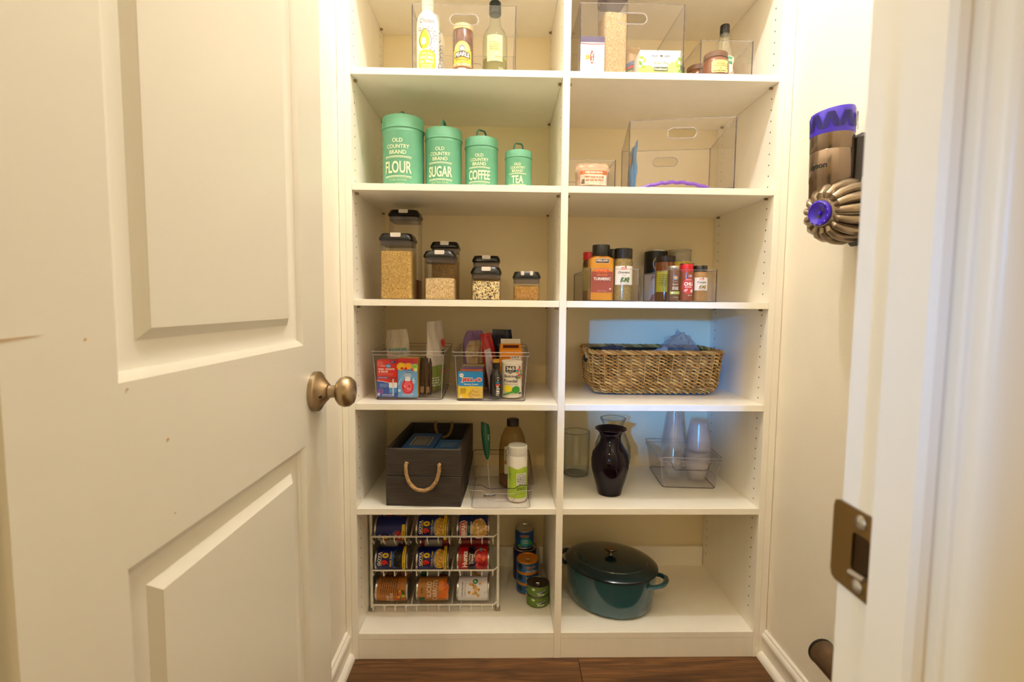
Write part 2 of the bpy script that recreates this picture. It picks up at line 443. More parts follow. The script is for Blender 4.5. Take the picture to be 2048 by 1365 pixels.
# ---- door leaf, swung open into the pantry along the left wall
DW, DT = 0.614, 0.0349
DA = Vector((0.0805, -1.1240, 0)); DU = Vector((math.sin(_yaw), math.cos(_yaw), 0)); DN = Vector((DU.y, -DU.x, 0))   # along the leaf, towards the viewer side
def dpt(u, v, h): return tuple(DA+DU*u+DN*h+Vector((0, 0, v)))
DOORP = M('#dad5c9', 0.34, bump=0.05, bscale=45, var=0.03, vscale=1.5, name='door_paint')
def door_face(g, sgn, h0):
    """one moulded face with two raised panels; sgn +1 viewer side"""
    L = [(0.105, 0.513, 1.028, 1.905), (0.105, 0.513, 0.235, 0.851)]
    us = [0, 0.105, 0.513, DW]; zs = [0.008, 0.235, 0.851, 1.028, 1.905, 2.033]
    H = lambda d: h0+sgn*d
    for i in range(3):
        for j in range(5):
            if i == 1 and j in (1, 3): continue
            g.add([dpt(us[i], zs[j], H(0)), dpt(us[i+1], zs[j], H(0)), dpt(us[i+1], zs[j+1], H(0)), dpt(us[i], zs[j+1], H(0))], [(0, 1, 2, 3)])
    prof = [(0, 0), (0.0035, -0.0022), (0.0085, -0.0060), (0.0092, -0.0074), (0.0155, -0.0104), (0.0175, -0.0112), (0.0365, -0.0112), (0.0375, -0.0102), (0.0480, -0.0030), (0.0485, -0.0022)]
    for u0, u1, z0, z1 in L:
        rings = [[dpt(u0+i, z0+i, H(d)), dpt(u1-i, z0+i, H(d)), dpt(u1-i, z1-i, H(d)), dpt(u0+i, z1-i, H(d))] for i, d in prof]
        g.loft(rings, False, True)
g = G(); door_face(g, 1, 0.0); door_face(g, -1, -DT)
for a, b in (((0, 0.008), (DW, 0.008)), ((DW, 0.008), (DW, 2.033)), ((DW, 2.033), (0, 2.033)), ((0, 2.033), (0, 0.008))):
    g.add([dpt(*a, 0), dpt(*b, 0), dpt(*b, -DT), dpt(*a, -DT)], [(0, 1, 2, 3)])
door = struct('door_1', g, DOORP)
def door_marks():
    a = Art(.6); w = '#b59a78'
    a.poly([(.001, 1.0740), (.010, 1.0748), (.022, 1.0757), (.036, 1.0772), (.022, 1.0769), (.010, 1.0765), (.001, 1.0762)], w)
    for u, v, r in ((.072, 1.071, .0014), (.115, 1.021, .0014), (.167, .959, .0016), (.172, .877, .0013)): a.ell(u, v, r, r*.8, '#c9a05e', 8)
    a.build('scuff_marks', door, lambda u, v, h: dpt(u, v, h))['kind'] = 'stuff'
door_marks()
def knob_geo(sgn):
    mx = Matrix((( DN.x*sgn, DU.x, 0, 0), (DN.y*sgn, DU.y, 0, 0), (0, 0, 1, 0), (0, 0, 0, 1)))
    base = DA+DU*0.5585+DN*(0 if sgn > 0 else -DT)+Vector((0, 0, 0.94))
    return Matrix.Translation(base) @ mx @ Matrix.Rotation(PI/2, 4, 'Y')
for sgn in (1, -1):
    mx = knob_geo(sgn)
    g = G().lathe([(0.0365, 0), (0.0365, 0.0075), (0.0345, 0.0095), (0.0310, 0.0105), (0.0205, 0.0200), (0.0165, 0.0240), (0, 0.0240)], 40).xf(mx)
    ro = g.build('knob_rosette', NICKEL, door)
    g = G().lathe([(0.0130, 0.022), (0.0150, 0.0235), (0.0150, 0.0255), (0.0118, 0.0270), (0.0112, 0.0400), (0.0130, 0.0430), (0, 0.0430)], 32).xf(mx); g.build('knob_neck', NICKEL, door)
    g = G().lathe([(0.010, 0.0405), (0.0200, 0.0425), (0.0258, 0.0480), (0.0283, 0.0560), (0.0270, 0.0640), (0.0215, 0.0705), (0.0120, 0.0735), (0, 0.0742)], 40).xf(mx); kb = g.build('knob', NICKEL, door)
    g = G().lathe([(0.0034, 0.0), (0.0034, 0.0012), (0, 0.0012)], 14).xf(mx @ Matrix.Translation((0.006, -0.021, 0.0175)) @ Matrix.Rotation(0.75, 4, 'X')); g.build('privacy_hole', M('#1d150c', 0.5), ro)

# ------------------------------------------------------------------ shelving unit
C1, C2, RW, DEP = 0.6043, 0.6251, 1.2299, 0.4122
ST = [2.082, 1.7662, 1.4444, 1.1115, 0.8016, 0.4794, 0.0822]      # shelf top surfaces from the one above the frame downwards
TK = 0.019; UT = 2.42
un = thing('shelving_unit', 'white built-in pantry shelving with a centre divider and adjustable shelves', 'shelving', (0, 0, 0))
HOLEZ = [1.7135+0.032*k for k in range(-49, 20)]
def panel(nm, x0, x1, faces):
    o = G().box(x0, x1, 0, DEP, 0, UT, 0.0007).build(nm, MEL, un)
    for fx, sg in faces:
        for yy in (0.0383, DEP-0.042):
            g = G()
            for z in HOLEZ:
                if min(abs(z-(s-TK-0.006)) for s in ST) < 0.012 or z < ST[6]+0.03: continue
                g.add([(fx+sg*0.00035, yy+0.0026*math.cos(a*PI/4), z+0.0026*math.sin(a*PI/4)) for a in range(8)], [tuple(range(8))])
            h = g.build('pin_holes', DARKH, o); h['kind'] = 'stuff'
    return o
panel('side_panel', -0.019, 0.0, [(0.0, 1)])
panel('divider', C1, C2, [(C1, -1), (C2, 1)])
panel('side_panel', RW, RW+0.019, [(RW, -1)])
G().box(XL+0.0010, -0.0194, 0.0, 0.02, 0, UT, 0.0006).build('filler_strip', MEL, un)
G().box(RW+0.0194, XR-0.0014, 0.0, 0.02, 0, UT, 0.0006).build('filler_strip', MEL, un)
PINM = G().lathe([(0.0026, -0.004), (0.0026, 0), (0.0034, 0.0002), (0.0034, 0.0085), (0.0026, 0.0095), (0, 0.0095)], 12).xf(Matrix.Rotation(PI/2, 4, 'Y')).mesh('shelf_pin', M('#9c8a68', 0.35, 1.0), 35)
for x0, x1 in ((0, C1), (C2, RW)):
    G().box(x0+0.0004, x1-0.0004, DEP-0.0005, DEP+0.006, 0.06, UT).build('back_panel', MELB, un)
    for i, z in enumerate(ST):
        if i == 6:
            G().box(x0+0.0004, x1-0.0004, 0.0006, DEP-0.001, z-0.018, z, 0.0005).build('shelf', MEL, un)
            continue
        G().box(x0+0.0006, x1-0.0006, 0.0008, DEP-0.001, z-TK, z, 0.0006).build('shelf', MEL, un)
        for xx, sg in ((x0, 1), (x1, -1)):
            for yy in (0.0383, DEP-0.042):
                pn = obj('shelf_pin', PINM, un, (xx, yy, z-TK-0.0038))
                if sg < 0: pn.rotation_euler = (0, 0, PI)
    G().box(x0+0.0004, x1-0.0004, 0.0012, 0.0172, 0, ST[6]-0.0184, 0.0004).build('kick_board', MEL, un)
    G().box(x0+0.003, x1-0.003, DEP-0.016, DEP-0.001, ST[6], ST[6]+0.078, 0.001).build('back_rail', MEL, un)
    G().box(x0, x1, 0, DEP, UT-TK, UT).build('top_panel', MEL, un)

# ------------------------------------------------------------------ clear bins
ACR = CLEAR((0.993, 0.988, 0.990), 0.04, 1.46, edge=.86, gloss=.35)
ACRE = CLEAR((0.36, 0.30, 0.38), 0.10, 1.5, 0.10, (0.40, 0.34, 0.42))          # dark looking polished edges
ACRL = CLEAR((0.80, 0.77, 0.80), 0.06, 1.6, 0.25, (0.92, 0.88, 0.88))
def clear_bin(label, x, y, z, w, d, h, rz=0.0, slot=0.082, t=0.0026, group=None, e=0.0014, wb=None, db=None):
    """open box of clear acrylic, front bottom centre at (x, y, z); wb, db bottom size if it tapers"""
    wb = wb or w; db = db or d
    b = thing('clear_bin', label, 'bin', (x, y, z), rz, group)
    g = G()
    P = lambda s, f, k, i=0.0: (s*((wb+(w-wb)*k)/2-i), (d/2)+f*((db+(d-db)*k)/2-i), h*k)   # s, f in -1..1, k height 0..1
    def wall(a, c, slotted):
        (s0, f0), (s1, f1) = a, c
        W = w
        hole = [[(u, 0.80+v) for u, v in [(px/W, pz/h) for px, pz in rr(slot, 0.029, 0.0143, 6)]]] if slotted else []
        def f(u, v, hh):
            k = v; m = (u+0.5)
            p0 = Vector(P(s0, f0, k)); p1 = Vector(P(s1, f1, k)); q = p0+(p1-p0)*m
            n = (p1-p0).cross(Vector((0, 0, 1))).normalized()
            return tuple(q-n*hh)
        g.prism([(-0.5, 0), (0.5, 0), (0.5, 1), (-0.5, 1)], f, 0, t, holes=hole)
        return f
    ff = wall((-1, -1), (1, -1), bool(slot)); wall((1, -1), (1, 1), False); fb = wall((1, 1), (-1, 1), bool(slot)); wall((-1, 1), (-1, -1), False)
    g.box(-wb/2+t, wb/2-t, d/2-db/2+t, d/2+db/2-t, 0.0008, 0.0008+t)
    g.build('body', ACR, b, ang=0)
    g = G()
    for s, f in ((-1, -1), (1, -1), (1, 1), (-1, 1)): g.tube([P(s, f, 0.004, e), P(s, f, 1, e)], e, 6)
    g.tube([P(-1, -1, 0, 0), P(1, -1, 0, 0), P(1, 1, 0, 0), P(-1, 1, 0, 0)], e*0.8, 6, closed=True).xf(Matrix.Translation((0, 0, e)))
    g.build('edges', ACRE, b)
    g = G().tube([P(-1, -1, 1, e*0.6), P(1, -1, 1, e*0.6), P(1, 1, 1, e*0.6), P(-1, 1, 1, e*0.6)], e*0.9, 6, closed=True); g.build('rim', ACRL, b)
    if slot:
        for f in (ff, fb):
            pts = [f(px/w, 0.80+pz/h, t/2) for px, pz in rr(slot+0.001, 0.030, 0.0148, 6)]
            G().tube(pts, 0.0017, 6, closed=True).build('handle_slot', ACRL, b)
    return b

# ------------------------------------------------------------------ generic packages
def carton(name, label, cat, x, y, z, w, h, d, col, rz=0, art=None, group=None, rough=0.5, side=None, b=0.0008, rot=None):
    """printed box; x, y, z is the middle of the bottom front edge"""
    o = thing(name, label, cat, (x, y, z), rz, group, rot)
    g = G().box(-w/2, w/2, 0, d, 0, h, b); g.build('body', M(side or col, rough), o)
    for zz in (0, h):
        pass
    G().box(-w/2+0.002, w/2-0.002, d*0.48, d*0.52, h-0.0002, h+0.0004).build('top_seam', M('#8a8076', 0.7), o)
    if art: art.build('front_print', o, FLAT())
    return o
def pouch(name, label, cat, x, y, z, w, h, d, mat, rz=0, tilt=0.0, art=None, top=0.35, crease=0.0, seed=1, group=None, rx=0.0, flare=0.0, seal=None, rnd_top=.12):
    """soft bag: full near the bottom, pressed flat at the top"""
    rot = Matrix.Rotation(rz, 4, 'Z') @ Matrix.Rotation(tilt, 4, 'Y') @ Matrix.Rotation(rx, 4, 'X')
    o = thing(name, label, cat, (x, y, z), 0, group, rot); rnd = random.Random(seed)
    ph = [rnd.uniform(0, 6.28) for _ in range(6)]
    def th(s, k):                                  # thickness over s in -1..1 and k in 0..1
        a = max(0.0, 1-s*s)**0.6; b2 = min(1.0, (k/0.12)**0.7 if k < 0.12 else 1.0)
        c = 1.0 if k < 1-top else max(0.02, 0.5+0.5*math.cos(PI*min(1, (k-1+top)/(top*0.9))))
        return d/2*a*b2*c+0.0012
    def wv(s, k): return crease*(math.sin(7*s+ph[0]+5*k)*0.5+math.sin(13*k+ph[1]+3*s)*0.4+math.sin(17*s-11*k+ph[2])*0.3)
    def X(s, k): return s*(w/2)*(1+flare*(k-0.5)+0.02*math.sin(9*k+ph[3]))*(1-rnd_top*max(0, (k-.72)/.28)**2)
    NS, NK = 14, 18; rings = []
    for j in range(NK+1):
        k = j/NK; r = []
        for i in range(NS+1): s = -1+2*i/NS; r.append((X(s, k), -th(s, k)+wv(s, k)*min(1, 4*k), h*k))
        for i in range(NS-1, 0, -1): s = -1+2*i/NS; r.append((X(s, k), th(s, k)+wv(s, k)*min(1, 4*k), h*k))
        rings.append(r)
    G().loft(rings).build('body', mat, o, ang=60)
    if seal:
        g = G(); r = []
        for k in (0.955, 1.0):
            r.append([(X(s, 1)*1.004, -0.0022+wv(s, k), h*k) for s in [-1+i/7 for i in range(15)]]+[(X(s, 1)*1.004, 0.0022+wv(s, k), h*k) for s in [1-i/7 for i in range(15)]])
        g.loft(r).build('top_seal', seal, o)
    if art:
        def f(u, v, hh):
            s = max(-1, min(1, u/(w/2))); k = max(0, min(1, v/h)); return (X(s, k), -th(s, k)+wv(s, k)*min(1, 4*k)-hh, v)
        f.maxlen = w/14; art.build('front_print', o, f, base=0.0030)
    return o
def lathe_part(parent, name, prof, mat, n=32, **k): return G().lathe(prof, n, **k).build(name, mat, parent)

def tin(name, label, cat, loc, r, h, bodycol, art=None, rz=0, group=None, rot=None, lid=None, tab=False, rim=None, lidcol=None):
    """steel food can with a paper label; stands on loc"""
    o = thing(name, label, cat, loc, rz, group, rot)
    lathe_part(o, 'can_body', [(r*0.93, 0.0012), (r*0.965, 0), (r, 0.0012), (r, 0.004), (r*0.985, 0.0052), (r*0.985, h-0.0052), (r, h-0.004), (r, h-0.001), (r*0.975, h), (r*0.955, h-0.003), (r*0.94, h-0.004)], rim or STEEL)
    lathe_part(o, 'can_lid', [(r*0.955, h-0.0045), (r*0.82, h-0.0042), (r*0.80, h-0.0052), (r*0.6, h-0.0052), (r*0.58, h-0.0045), (0, h-0.0045)], M(lidcol, 0.35, 0.6) if lidcol else STEEL)
    lathe_part(o, 'label_wrap', [(r*0.985+0.0002, 0.006), (r*0.985+0.0006, 0.0062), (r*0.985+0.0006, h-0.0062), (r*0.985+0.0002, h-0.006)], M(bodycol, 0.32), 40)
    if tab:
        g = G().tube([(0.0, -r*0.55, h-0.002), (0.0055, -r*0.40, h-0.0015), (0.005, -r*0.20, h-0.0012), (-0.005, -r*0.20, h-0.0012), (-0.0055, -r*0.40, h-0.0015)], 0.0013, 6, closed=True)
        g.build('pull_tab', STEEL, o)
    if art: art.build('label_print', o, CYL(r*0.985+0.0006))
    return o

# ================================================================== row 1, left: oil spray, olives, olive oil
Z1 = ST[1]
def xat(px, py, Y): return at(px, py, Y).x
xm = (at(823, 70, 0.055).x+at(1033, 72, 0.055).x)/2
clear_bin('tall clear acrylic bin with a slot handle holding the white oil spray and olive jar', xm, 0.055, Z1, 0.305, 0.305, 0.2036, group='large clear bins')
def spray(label, x, y, a):
    o = thing('oil_spray_bottle', label, 'bottle', (x, y, Z1+0.0036), a, 'white avocado oil sprays')
    r = 0.0335; W = M('#fbfaf4', 0.35)
    lathe_part(o, 'body', [(r*0.9, 0), (r, 0.004), (r, 0.158), (r*0.97, 0.172), (r*0.86, 0.187), (r*0.62, 0.199), (r*0.5, 0.203), (r*0.5, 0.207), (0, 0.207)], W, 40)
    lathe_part(o, 'cap', [(r*0.52, 0.2055), (r*0.54, 0.240), (r*0.48, 0.245), (0, 0.245)], W, 32)
    a_ = Art(); br = '#5a4030'; gr = '#b4cc14'
    a_.text('Chosen', 0, 0.165, 0.044, 0.013, br, 0.0, 0.25)
    a_.poly([(-.009+.0180*math.sin(t)*(1+.0*t)*(1-.35*max(0, math.cos(t))), .112+.028*math.cos(t)) for t in [2*PI*i/28 for i in range(28)]], gr)
    a_.line([(-.011, .138), (-.0105, .150)], 0.0022, gr)
    a_.line([(-.005+.0185*math.sin(t)*(1-.35*max(0, math.cos(t))), .112+.029*math.cos(t)) for t in [-2.6+5.0*i/24 for i in range(25)]], 0.0018, br)
    a_.ell(-.010, .106, .0075, .0105, '#fdfdf6')
    a_.arc(.010, .124, .0115, -1.2, 2.2, 0.0012, br)
    for k in range(6):
        t = -0.9+k*0.55; a_.line([(.010+.016*math.cos(t), .124+.016*math.sin(t)), (.010+.024*math.cos(t), .124+.024*math.sin(t))], 0.0015, br)
    a_.ell(-.022, .141, .006, .0045, br, 12, -0.5).ell(-.022, .141, .0045, .003, '#fdfdf6', 12, -0.5)
    a_.ell(.017, .084, .0075, .0065, br, 14).ell(.017, .084, .0058, .005, '#fdfdf6', 14).line([(.012, .083), (.017, .087), (.022, .083)], 0.001, br)
    a_.poly([(-.0265, .022), (-.028, .050), (-.0255, .074), (-.012, .081), (.012, .080), (.0245, .073), (.0255, .045), (.023, .021), (0, .017)], gr)
    a_.text('100% Pure', -.001, .070, .034, .007, '#f6f7dc', .01, .2).text('AVOCADO', -.001, .059, .042, .0085, '#fdfdf0', .03).text('OIL SPRAY', -.001, .047, .043, .0085, '#fdfdf0', .03)
    a_.lines(-.001, .037, .034, 3, .006, .0028, '#f2f5cf', 3)
    a_.text('NET WT', -.012, .010, .012, .003, br).text('13.5 OZ', .008, .010, .014, .003, br)
    for k in range(4):
        t = .075+.012*k
        a_.line([(.045, .060+t*.5+.02*k), (.050, .070+t*.5+.02*k)], .0015, br).arc(.055, .07+.022*k, .008, 1, 5, .0013, br)
    a_.ell(.043, .045, .006, .008, br, 12).ell(.043, .045, .0045, .006, '#fdfdf6', 12).rect(.037, .015, .047, .034, gr)
    a_.build('bottle_print', o, CYL(r+0.0001))
    return o
spray('white avocado oil spray bottle with a green avocado drawing, nearest the bin front', xat(856, 80, .105), .105, 0.05)
spray('white avocado oil spray bottle turned sideways behind the other spray', xat(868, 80, .20), .20, -0.75)
def olives():
    x = xat(926, 90, .105); o = thing('olive_jar', 'glass jar of olives with a yellow sunburst label and pale gold lid', 'jar', (x, .105, Z1+.0036))
    r = .0313; zt = at(926, 46, .08).z-Z1-.0036
    lathe_part(o, 'glass', [(r*.9, 0), (r, .004), (r, zt-.022), (r*.93, zt-.016), (r*.9, zt-.012), (0, zt-.012)], M('#6b3a1c', 0.12, coat=.6, var=.5, vscale=90), 40)
    lathe_part(o, 'lid', [(r*.97, zt-.0155), (r*.985, zt-.014), (r*.985, zt-.001), (r*.95, zt), (0, zt)], M('#e2c894', .35, .5), 40)
    a = Art(); v0, v1 = .028, .105; cx = 0
    a.rect(-.030, .046, .030, .083, '#efc828', 16).ell(0, .083, .026, .026, '#f2d034', 24)
    for k in range(11):
        t = .25+k*(PI-.5)/10; a.line([(.012*math.cos(t), .078+.012*math.sin(t)), (.025*math.cos(t), .083+.024*math.sin(t))], .0022, '#fdf0b0')
    a.ell(0, .088, .0085, .0095, '#8c8aa0', 16).ell(0, .086, .006, .006, '#f6e3c8', 12)
    a.poly([(-.0245, .060), (-.0225, .076), (0, .081), (.0225, .076), (.0245, .060), (0, .064)], '#3a342c')
    a.text('PEARLS', 0, .0695, .041, .0125, '#f8f4e6', .03, 0, 0, .004)
    a.text('Specialties', 0, .0555, .040, .008, '#3b2c1c', 0, .35)
    a.rect(-.030, .036, .030, .046, '#ef8a2a', 16).text('PITTED MEDLEY', 0, .0415, .052, .0068, '#fff0cc', .02)
    a.rect(-.030, .020, .030, .035, '#6a3a22', 16).rect(-.011, .023, .011, .031, '#efe6d6').lines(0, .0275, .018, 2, .0035, .002, '#6a3a22', 5)
    a.build('label_print', o, CYL(r+.0003))
    return o
olives()
def olive_oil():
    x = xat(990, 90, .12); o = thing('olive_oil_bottle', 'clear olive oil bottle half full with a cream label and black cap', 'bottle', (x, .12, Z1+.0036))
    r = .0375; GL = CLEAR((.90, .93, .84), .03, 1.5, .04, (.6, .65, .5))
    lathe_part(o, 'glass', [(r*.9, 0), (r, .004), (r, .128), (r*.97, .142), (r*.80, .158), (r*.55, .170), (r*.47, .180), (r*.43, .196), (r*.40, .215), (r*.46, .217), (r*.46, .222), (0, .222)], GL, 40)
    lathe_part(o, 'cap', [(r*.47, .209), (r*.49, .211), (r*.49, .242), (r*.44, .245), (0, .245)], M('#15201a', .3), 32)
    lathe_part(o, 'oil', [(r*.88, .003), (r*.955, .006), (r*.955, .072), (0, .072)], CLEAR((.62, .56, .05), .03, 1.3, .45, (.36, .29, .012)), 40)
    a = Art(.6); a.rect(-.0245, .058, .0245, .134, '#f6d98a', 16).rect(-.0235, .059, .0235, .133, '#fbe29c', 16)
    a.text('OLIVE OIL', 0, .089, .028, .006, '#c99a4a', 0, .2).lines(0, .112, .03, 4, .006, .0028, '#d0a55c', 8).text('Y', 0, .124, .004, .005, '#8a6a34').lines(.010, .070, .018, 1, .004, .0025, '#b88a48', 2)
    a.rect(.010, .020, .026, .040, '#8f8b62', 4)
    a.build('label_print', o, CYL(r+.0004)); return o
olive_oil()

# ================================================================== row 1, right
xm = (at(1160, 70, .03).x+at(1369, 72, .03).x)/2
clear_bin('tall clear acrylic bin with a slot handle holding pasta, rice and a green tea box', xm, .03, Z1, .305, .305, .2036, group='large clear bins')
def lasagna():
    w = 47*mpp(.05); h = at(1185, 73, .05).z-Z1-.0036; a = Art()
    a.rect(-w/2, h-.016, w/2, h, '#4a3a6a').line([(-w/2, h-.019), (0, h-.022), (w/2, h-.020)], .0022, '#c23a4a')
    a.line([(-w/2, .010), (0, .007), (w/2, .004)], .0022, '#d02a34').rect(-w/2, 0, w/2, .003, '#6a5a86')
    a.ell(-.0005, h*.50, .0058, .0185, '#8a1420').ell(-.0005, h*.50, .0047, .0170, '#d8202c').text('Barilla', -.0005, h*.5, .028, .0062, '#fdf4ea', .01, 0, PI/2)
    for k, t in enumerate((2.5, 2.9, 3.3, 3.75)): a.line([(-.008, h*.5+.002*(k-1.5)), (-.008+.012*math.cos(t), h*.5-.012*math.sin(t)*.9)], .0030, '#f0a62a')
    a.text('Lasagne', .012, h*.5, .028, .005, '#9a8aa8', 0, .1, PI/2).lines(.022, h*.5, .004, 3, .006, .0015, '#b8a8b8', 4)
    return carton('pasta_box', 'white lasagna box with a dark purple top and red oval mark', 'box', xat(1184.5, 110, .05), .05, Z1+.0036, w, h, .05, '#f3efec', art=a)
lasagna()
def grain_mat(c0, c1, c2, scale, st=(1, 1, 1), p=(.2, .55), bump=.8):
    m, nt, b = nodes_of('grain'); L = nt.links.new
    tc = nt.nodes.new('ShaderNodeTexCoord'); mp = nt.nodes.new('ShaderNodeMapping'); mp.inputs['Scale'].default_value = st; L(tc.outputs['Object'], mp.inputs[0])
    nz = nt.nodes.new('ShaderNodeTexNoise'); nz.inputs['Scale'].default_value = scale*.5; L(mp.outputs[0], nz.inputs['Vector'])
    mxx = nt.nodes.new('ShaderNodeVectorMath'); mxx.operation = 'MULTIPLY_ADD'; L(nz.outputs['Color'], mxx.inputs[0]); mxx.inputs[1].default_value = (.012, .012, .012); L(mp.outputs[0], mxx.inputs[2])
    v = nt.nodes.new('ShaderNodeTexVoronoi'); v.inputs['Scale'].default_value = scale; L(mxx.outputs[0], v.inputs['Vector'])
    sp = nt.nodes.new('ShaderNodeSeparateColor'); L(v.outputs['Color'], sp.inputs[0])
    r = nt.nodes.new('ShaderNodeValToRGB'); e = r.color_ramp.elements; r.color_ramp.interpolation = 'CONSTANT' if p[0] == 'C' else 'LINEAR'
    if p[0] == 'C':
        e[0].position = 0; e[0].color = (*lin(c0), 1); e[1].position = p[1]; e[1].color = (*lin(c1), 1); k = e.new(p[2]); k.color = (*lin(c2), 1)
    else:
        e[0].position = p[0]; e[0].color = (*lin(c0), 1); e[1].position = 1.0; e[1].color = (*lin(c2), 1); k = e.new(p[1]); k.color = (*lin(c1), 1)
    L(sp.outputs[0], r.inputs['Fac']); L(r.outputs['Color'], b.inputs['Base Color']); b.inputs['Roughness'].default_value = .55
    bp = nt.nodes.new('ShaderNodeBump'); bp.inputs['Strength'].default_value = bump; bp.inputs['Distance'].default_value = .002; bp.invert = True
    L(v.outputs['Distance'], bp.inputs['Height']); L(bp.outputs[0], b.inputs['Normal']); return m
RICE = grain_mat('#a97b30', '#d6ac58', '#f0d48c', 470, (1.6, 1.6, 1))
RICE2 = grain_mat('#8a5a1c', '#c08c3a', '#dcae5e', 480, (1, 1, 1.5))
OATS = grain_mat('#b88a4a', '#e2c48c', '#f6e6c0', 470)
QUIN = grain_mat('#2a160c', '#f2dfae', '#d8a850', 400, p=('C', .34, .86))
def pourer():
    Y = .115; x = xat(1224, 80, Y); o = thing('cereal_dispenser', 'tall clear pour-top dispenser filled with pale rice', 'container', (x, Y, Z1+.0036), 0.12)
    w = 46*mpp(Y); d = .085; h = at(1224, 8, Y).z-Z1
    G().loft([ring(w*.96, d*.96, .012, .001), ring(w, d, .014, .006), ring(w, d, .014, h)], True, False).build('body', CLEAR((.93, .92, .94), .04, 1.46, .03, (.8, .8, .82)), o)
    G().loft([ring(w*1.02, d*1.02, .014, h-.004), ring(w*1.06, d*1.06, .015, h+.002), ring(w*1.04, d*1.04, .015, h+.020), ring(w*.8, d*.8, .012, h+.026)]).build('lid', CLEAR((.50, .44, .54), .10, 1.5, .35, (.50, .44, .52)), o)
    G().box(-w*.22, w*.22, -d*.62, -d*.5, h-.002, h+.014, .002).build('pour_spout', CLEAR((.6, .55, .62), .1, 1.5, .3, (.6, .56, .62)), o)
    r = G().loft([ring(w*.93, d*.93, .010, .0035), ring(w*.95, d*.95, .012, .007), ring(w*.95, d*.95, .012, h*.80)]).build('rice', grain_mat('#c99a5a', '#e9c88c', '#f6e2b4', 460, (1.6, 1.6, 1)), None, (x, Y, Z1+.0036), 0.12)
    tag(r, 'pale long grain rice filling the pour-top dispenser on the top right shelf', 'rice', kind='stuff')
    o['label'] = 'tall clear pour-top dispenser with a smoky lid, filled with pale rice'
    return o
pourer()
a = Art(); a.rect(-.03, .010, .03, .070, '#b9a07a'); a.line([(-.03, .080), (0, .094), (.03, .082)], .010, '#5a6a9a').line([(-.03, .070), (0, .083), (.03, .072)], .006, '#b8342c').line([(-.03, .063), (0, .075), (.03, .064)], .004, '#3a7a4a')
a.poly([(-.03, .030), (.03, .034), (.03, .056), (-.03, .052)], '#a82a24').text('CARE', .002, .043, .050, .017, '#f6e6cc', .02).text('FRASER', .0, .062, .022, .005, '#c05a4a').lines(0, .022, .04, 3, .005, .003, '#c8453a', 4)
pouch('pasta_bag', 'brown paper bag with red band lettering beside the rice dispenser', 'bag', xat(1262, 110, .175), .178, Z1+.0036, 40*mpp(.175), .152, .044, M('#b59a74', .6), .1, 0.0, a, .25, .002, 4)
w = 79*mpp(.05); h = at(1322, 101, .05).z-Z1-.0036
a = Art(); a.rect(-w/2, 0, w/2, h, '#eef2e4').rect(-w/2, 0, w/2, h*.35, '#dbe89a').ell(-w*.30, h*.22, w*.2, h*.25, '#cfe06a').ell(w*.33, h*.30, w*.16, h*.3, '#d3e37c')
for k, (cu, cv) in enumerate(((-.055, .060), (-.046, .052), (-.058, .044), (-.050, .034), (.05, .048), (.058, .057), (.055, .038), (-.060, .025), (.060, .022))): a.ell(cu, cv, .007, .004, ('#8cb83a', '#a8cc4e', '#6fa030')[k % 3], 10, k*1.1)
a.text('FOOD', -.016, h*.80, .019, .0055, '#3a58a8', .03).text('LION', .020, h*.80, .016, .0055, '#3a58a8', .03).ell(.003, h*.80, .0045, .002, '#262626', 8)
a.text('Green Tea', .002, h*.56, .044, .0085, '#5a6a4a').rect(-.018, h*.27, .023, h*.41, '#4a5a34').text('Decaffeinated', .0025, h*.34, .037, .0058, '#f4f6ea', .02)
a.ell(.046, h*.14, .0085, .0085, '#8a9a84').ell(.046, h*.14, .0075, .0075, '#f4f4ee').ell(.046, h*.14, .004, .002, '#222222', 8, .6).text('20', -.048, h*.14, .012, .008, '#f4f8e4', .02)
carton('tea_box', 'pale green tea box printed with leaves, at the bin front', 'box', xat(1320, 125, .05), .05, Z1+.0036, w, h, .075, '#f0f2ea', art=a)
carton('tea_box', 'plain tan carton standing behind the green tea box', 'box', xat(1318, 120, .16), .215, Z1+.0036, .090, .108, .05, '#c4a67a', -.08)
a = Art(); a.rect(-.021, .016, .021, .056, '#e8d6a8', 8)
o = thing('sauce_bottle', 'small dark bottle with a black cap behind the two top right bins', 'bottle', (xat(1372, 110, .30), .30+.05, Z1))
lathe_part(o, 'body', [(.020, 0), (.024, .004), (.024, .105), (.017, .125), (.011, .135), (.011, .150), (0, .150)], CLEAR((.55, .36, .2), .05, 1.5, .5, (.2, .1, .05)), 28)
lathe_part(o, 'cap', [(.0125, .146), (.0130, .148), (.0130, .172), (.012, .174), (0, .174)], M('#1a1714', .35), 24); a.build('label_print', o, CYL(.0243))
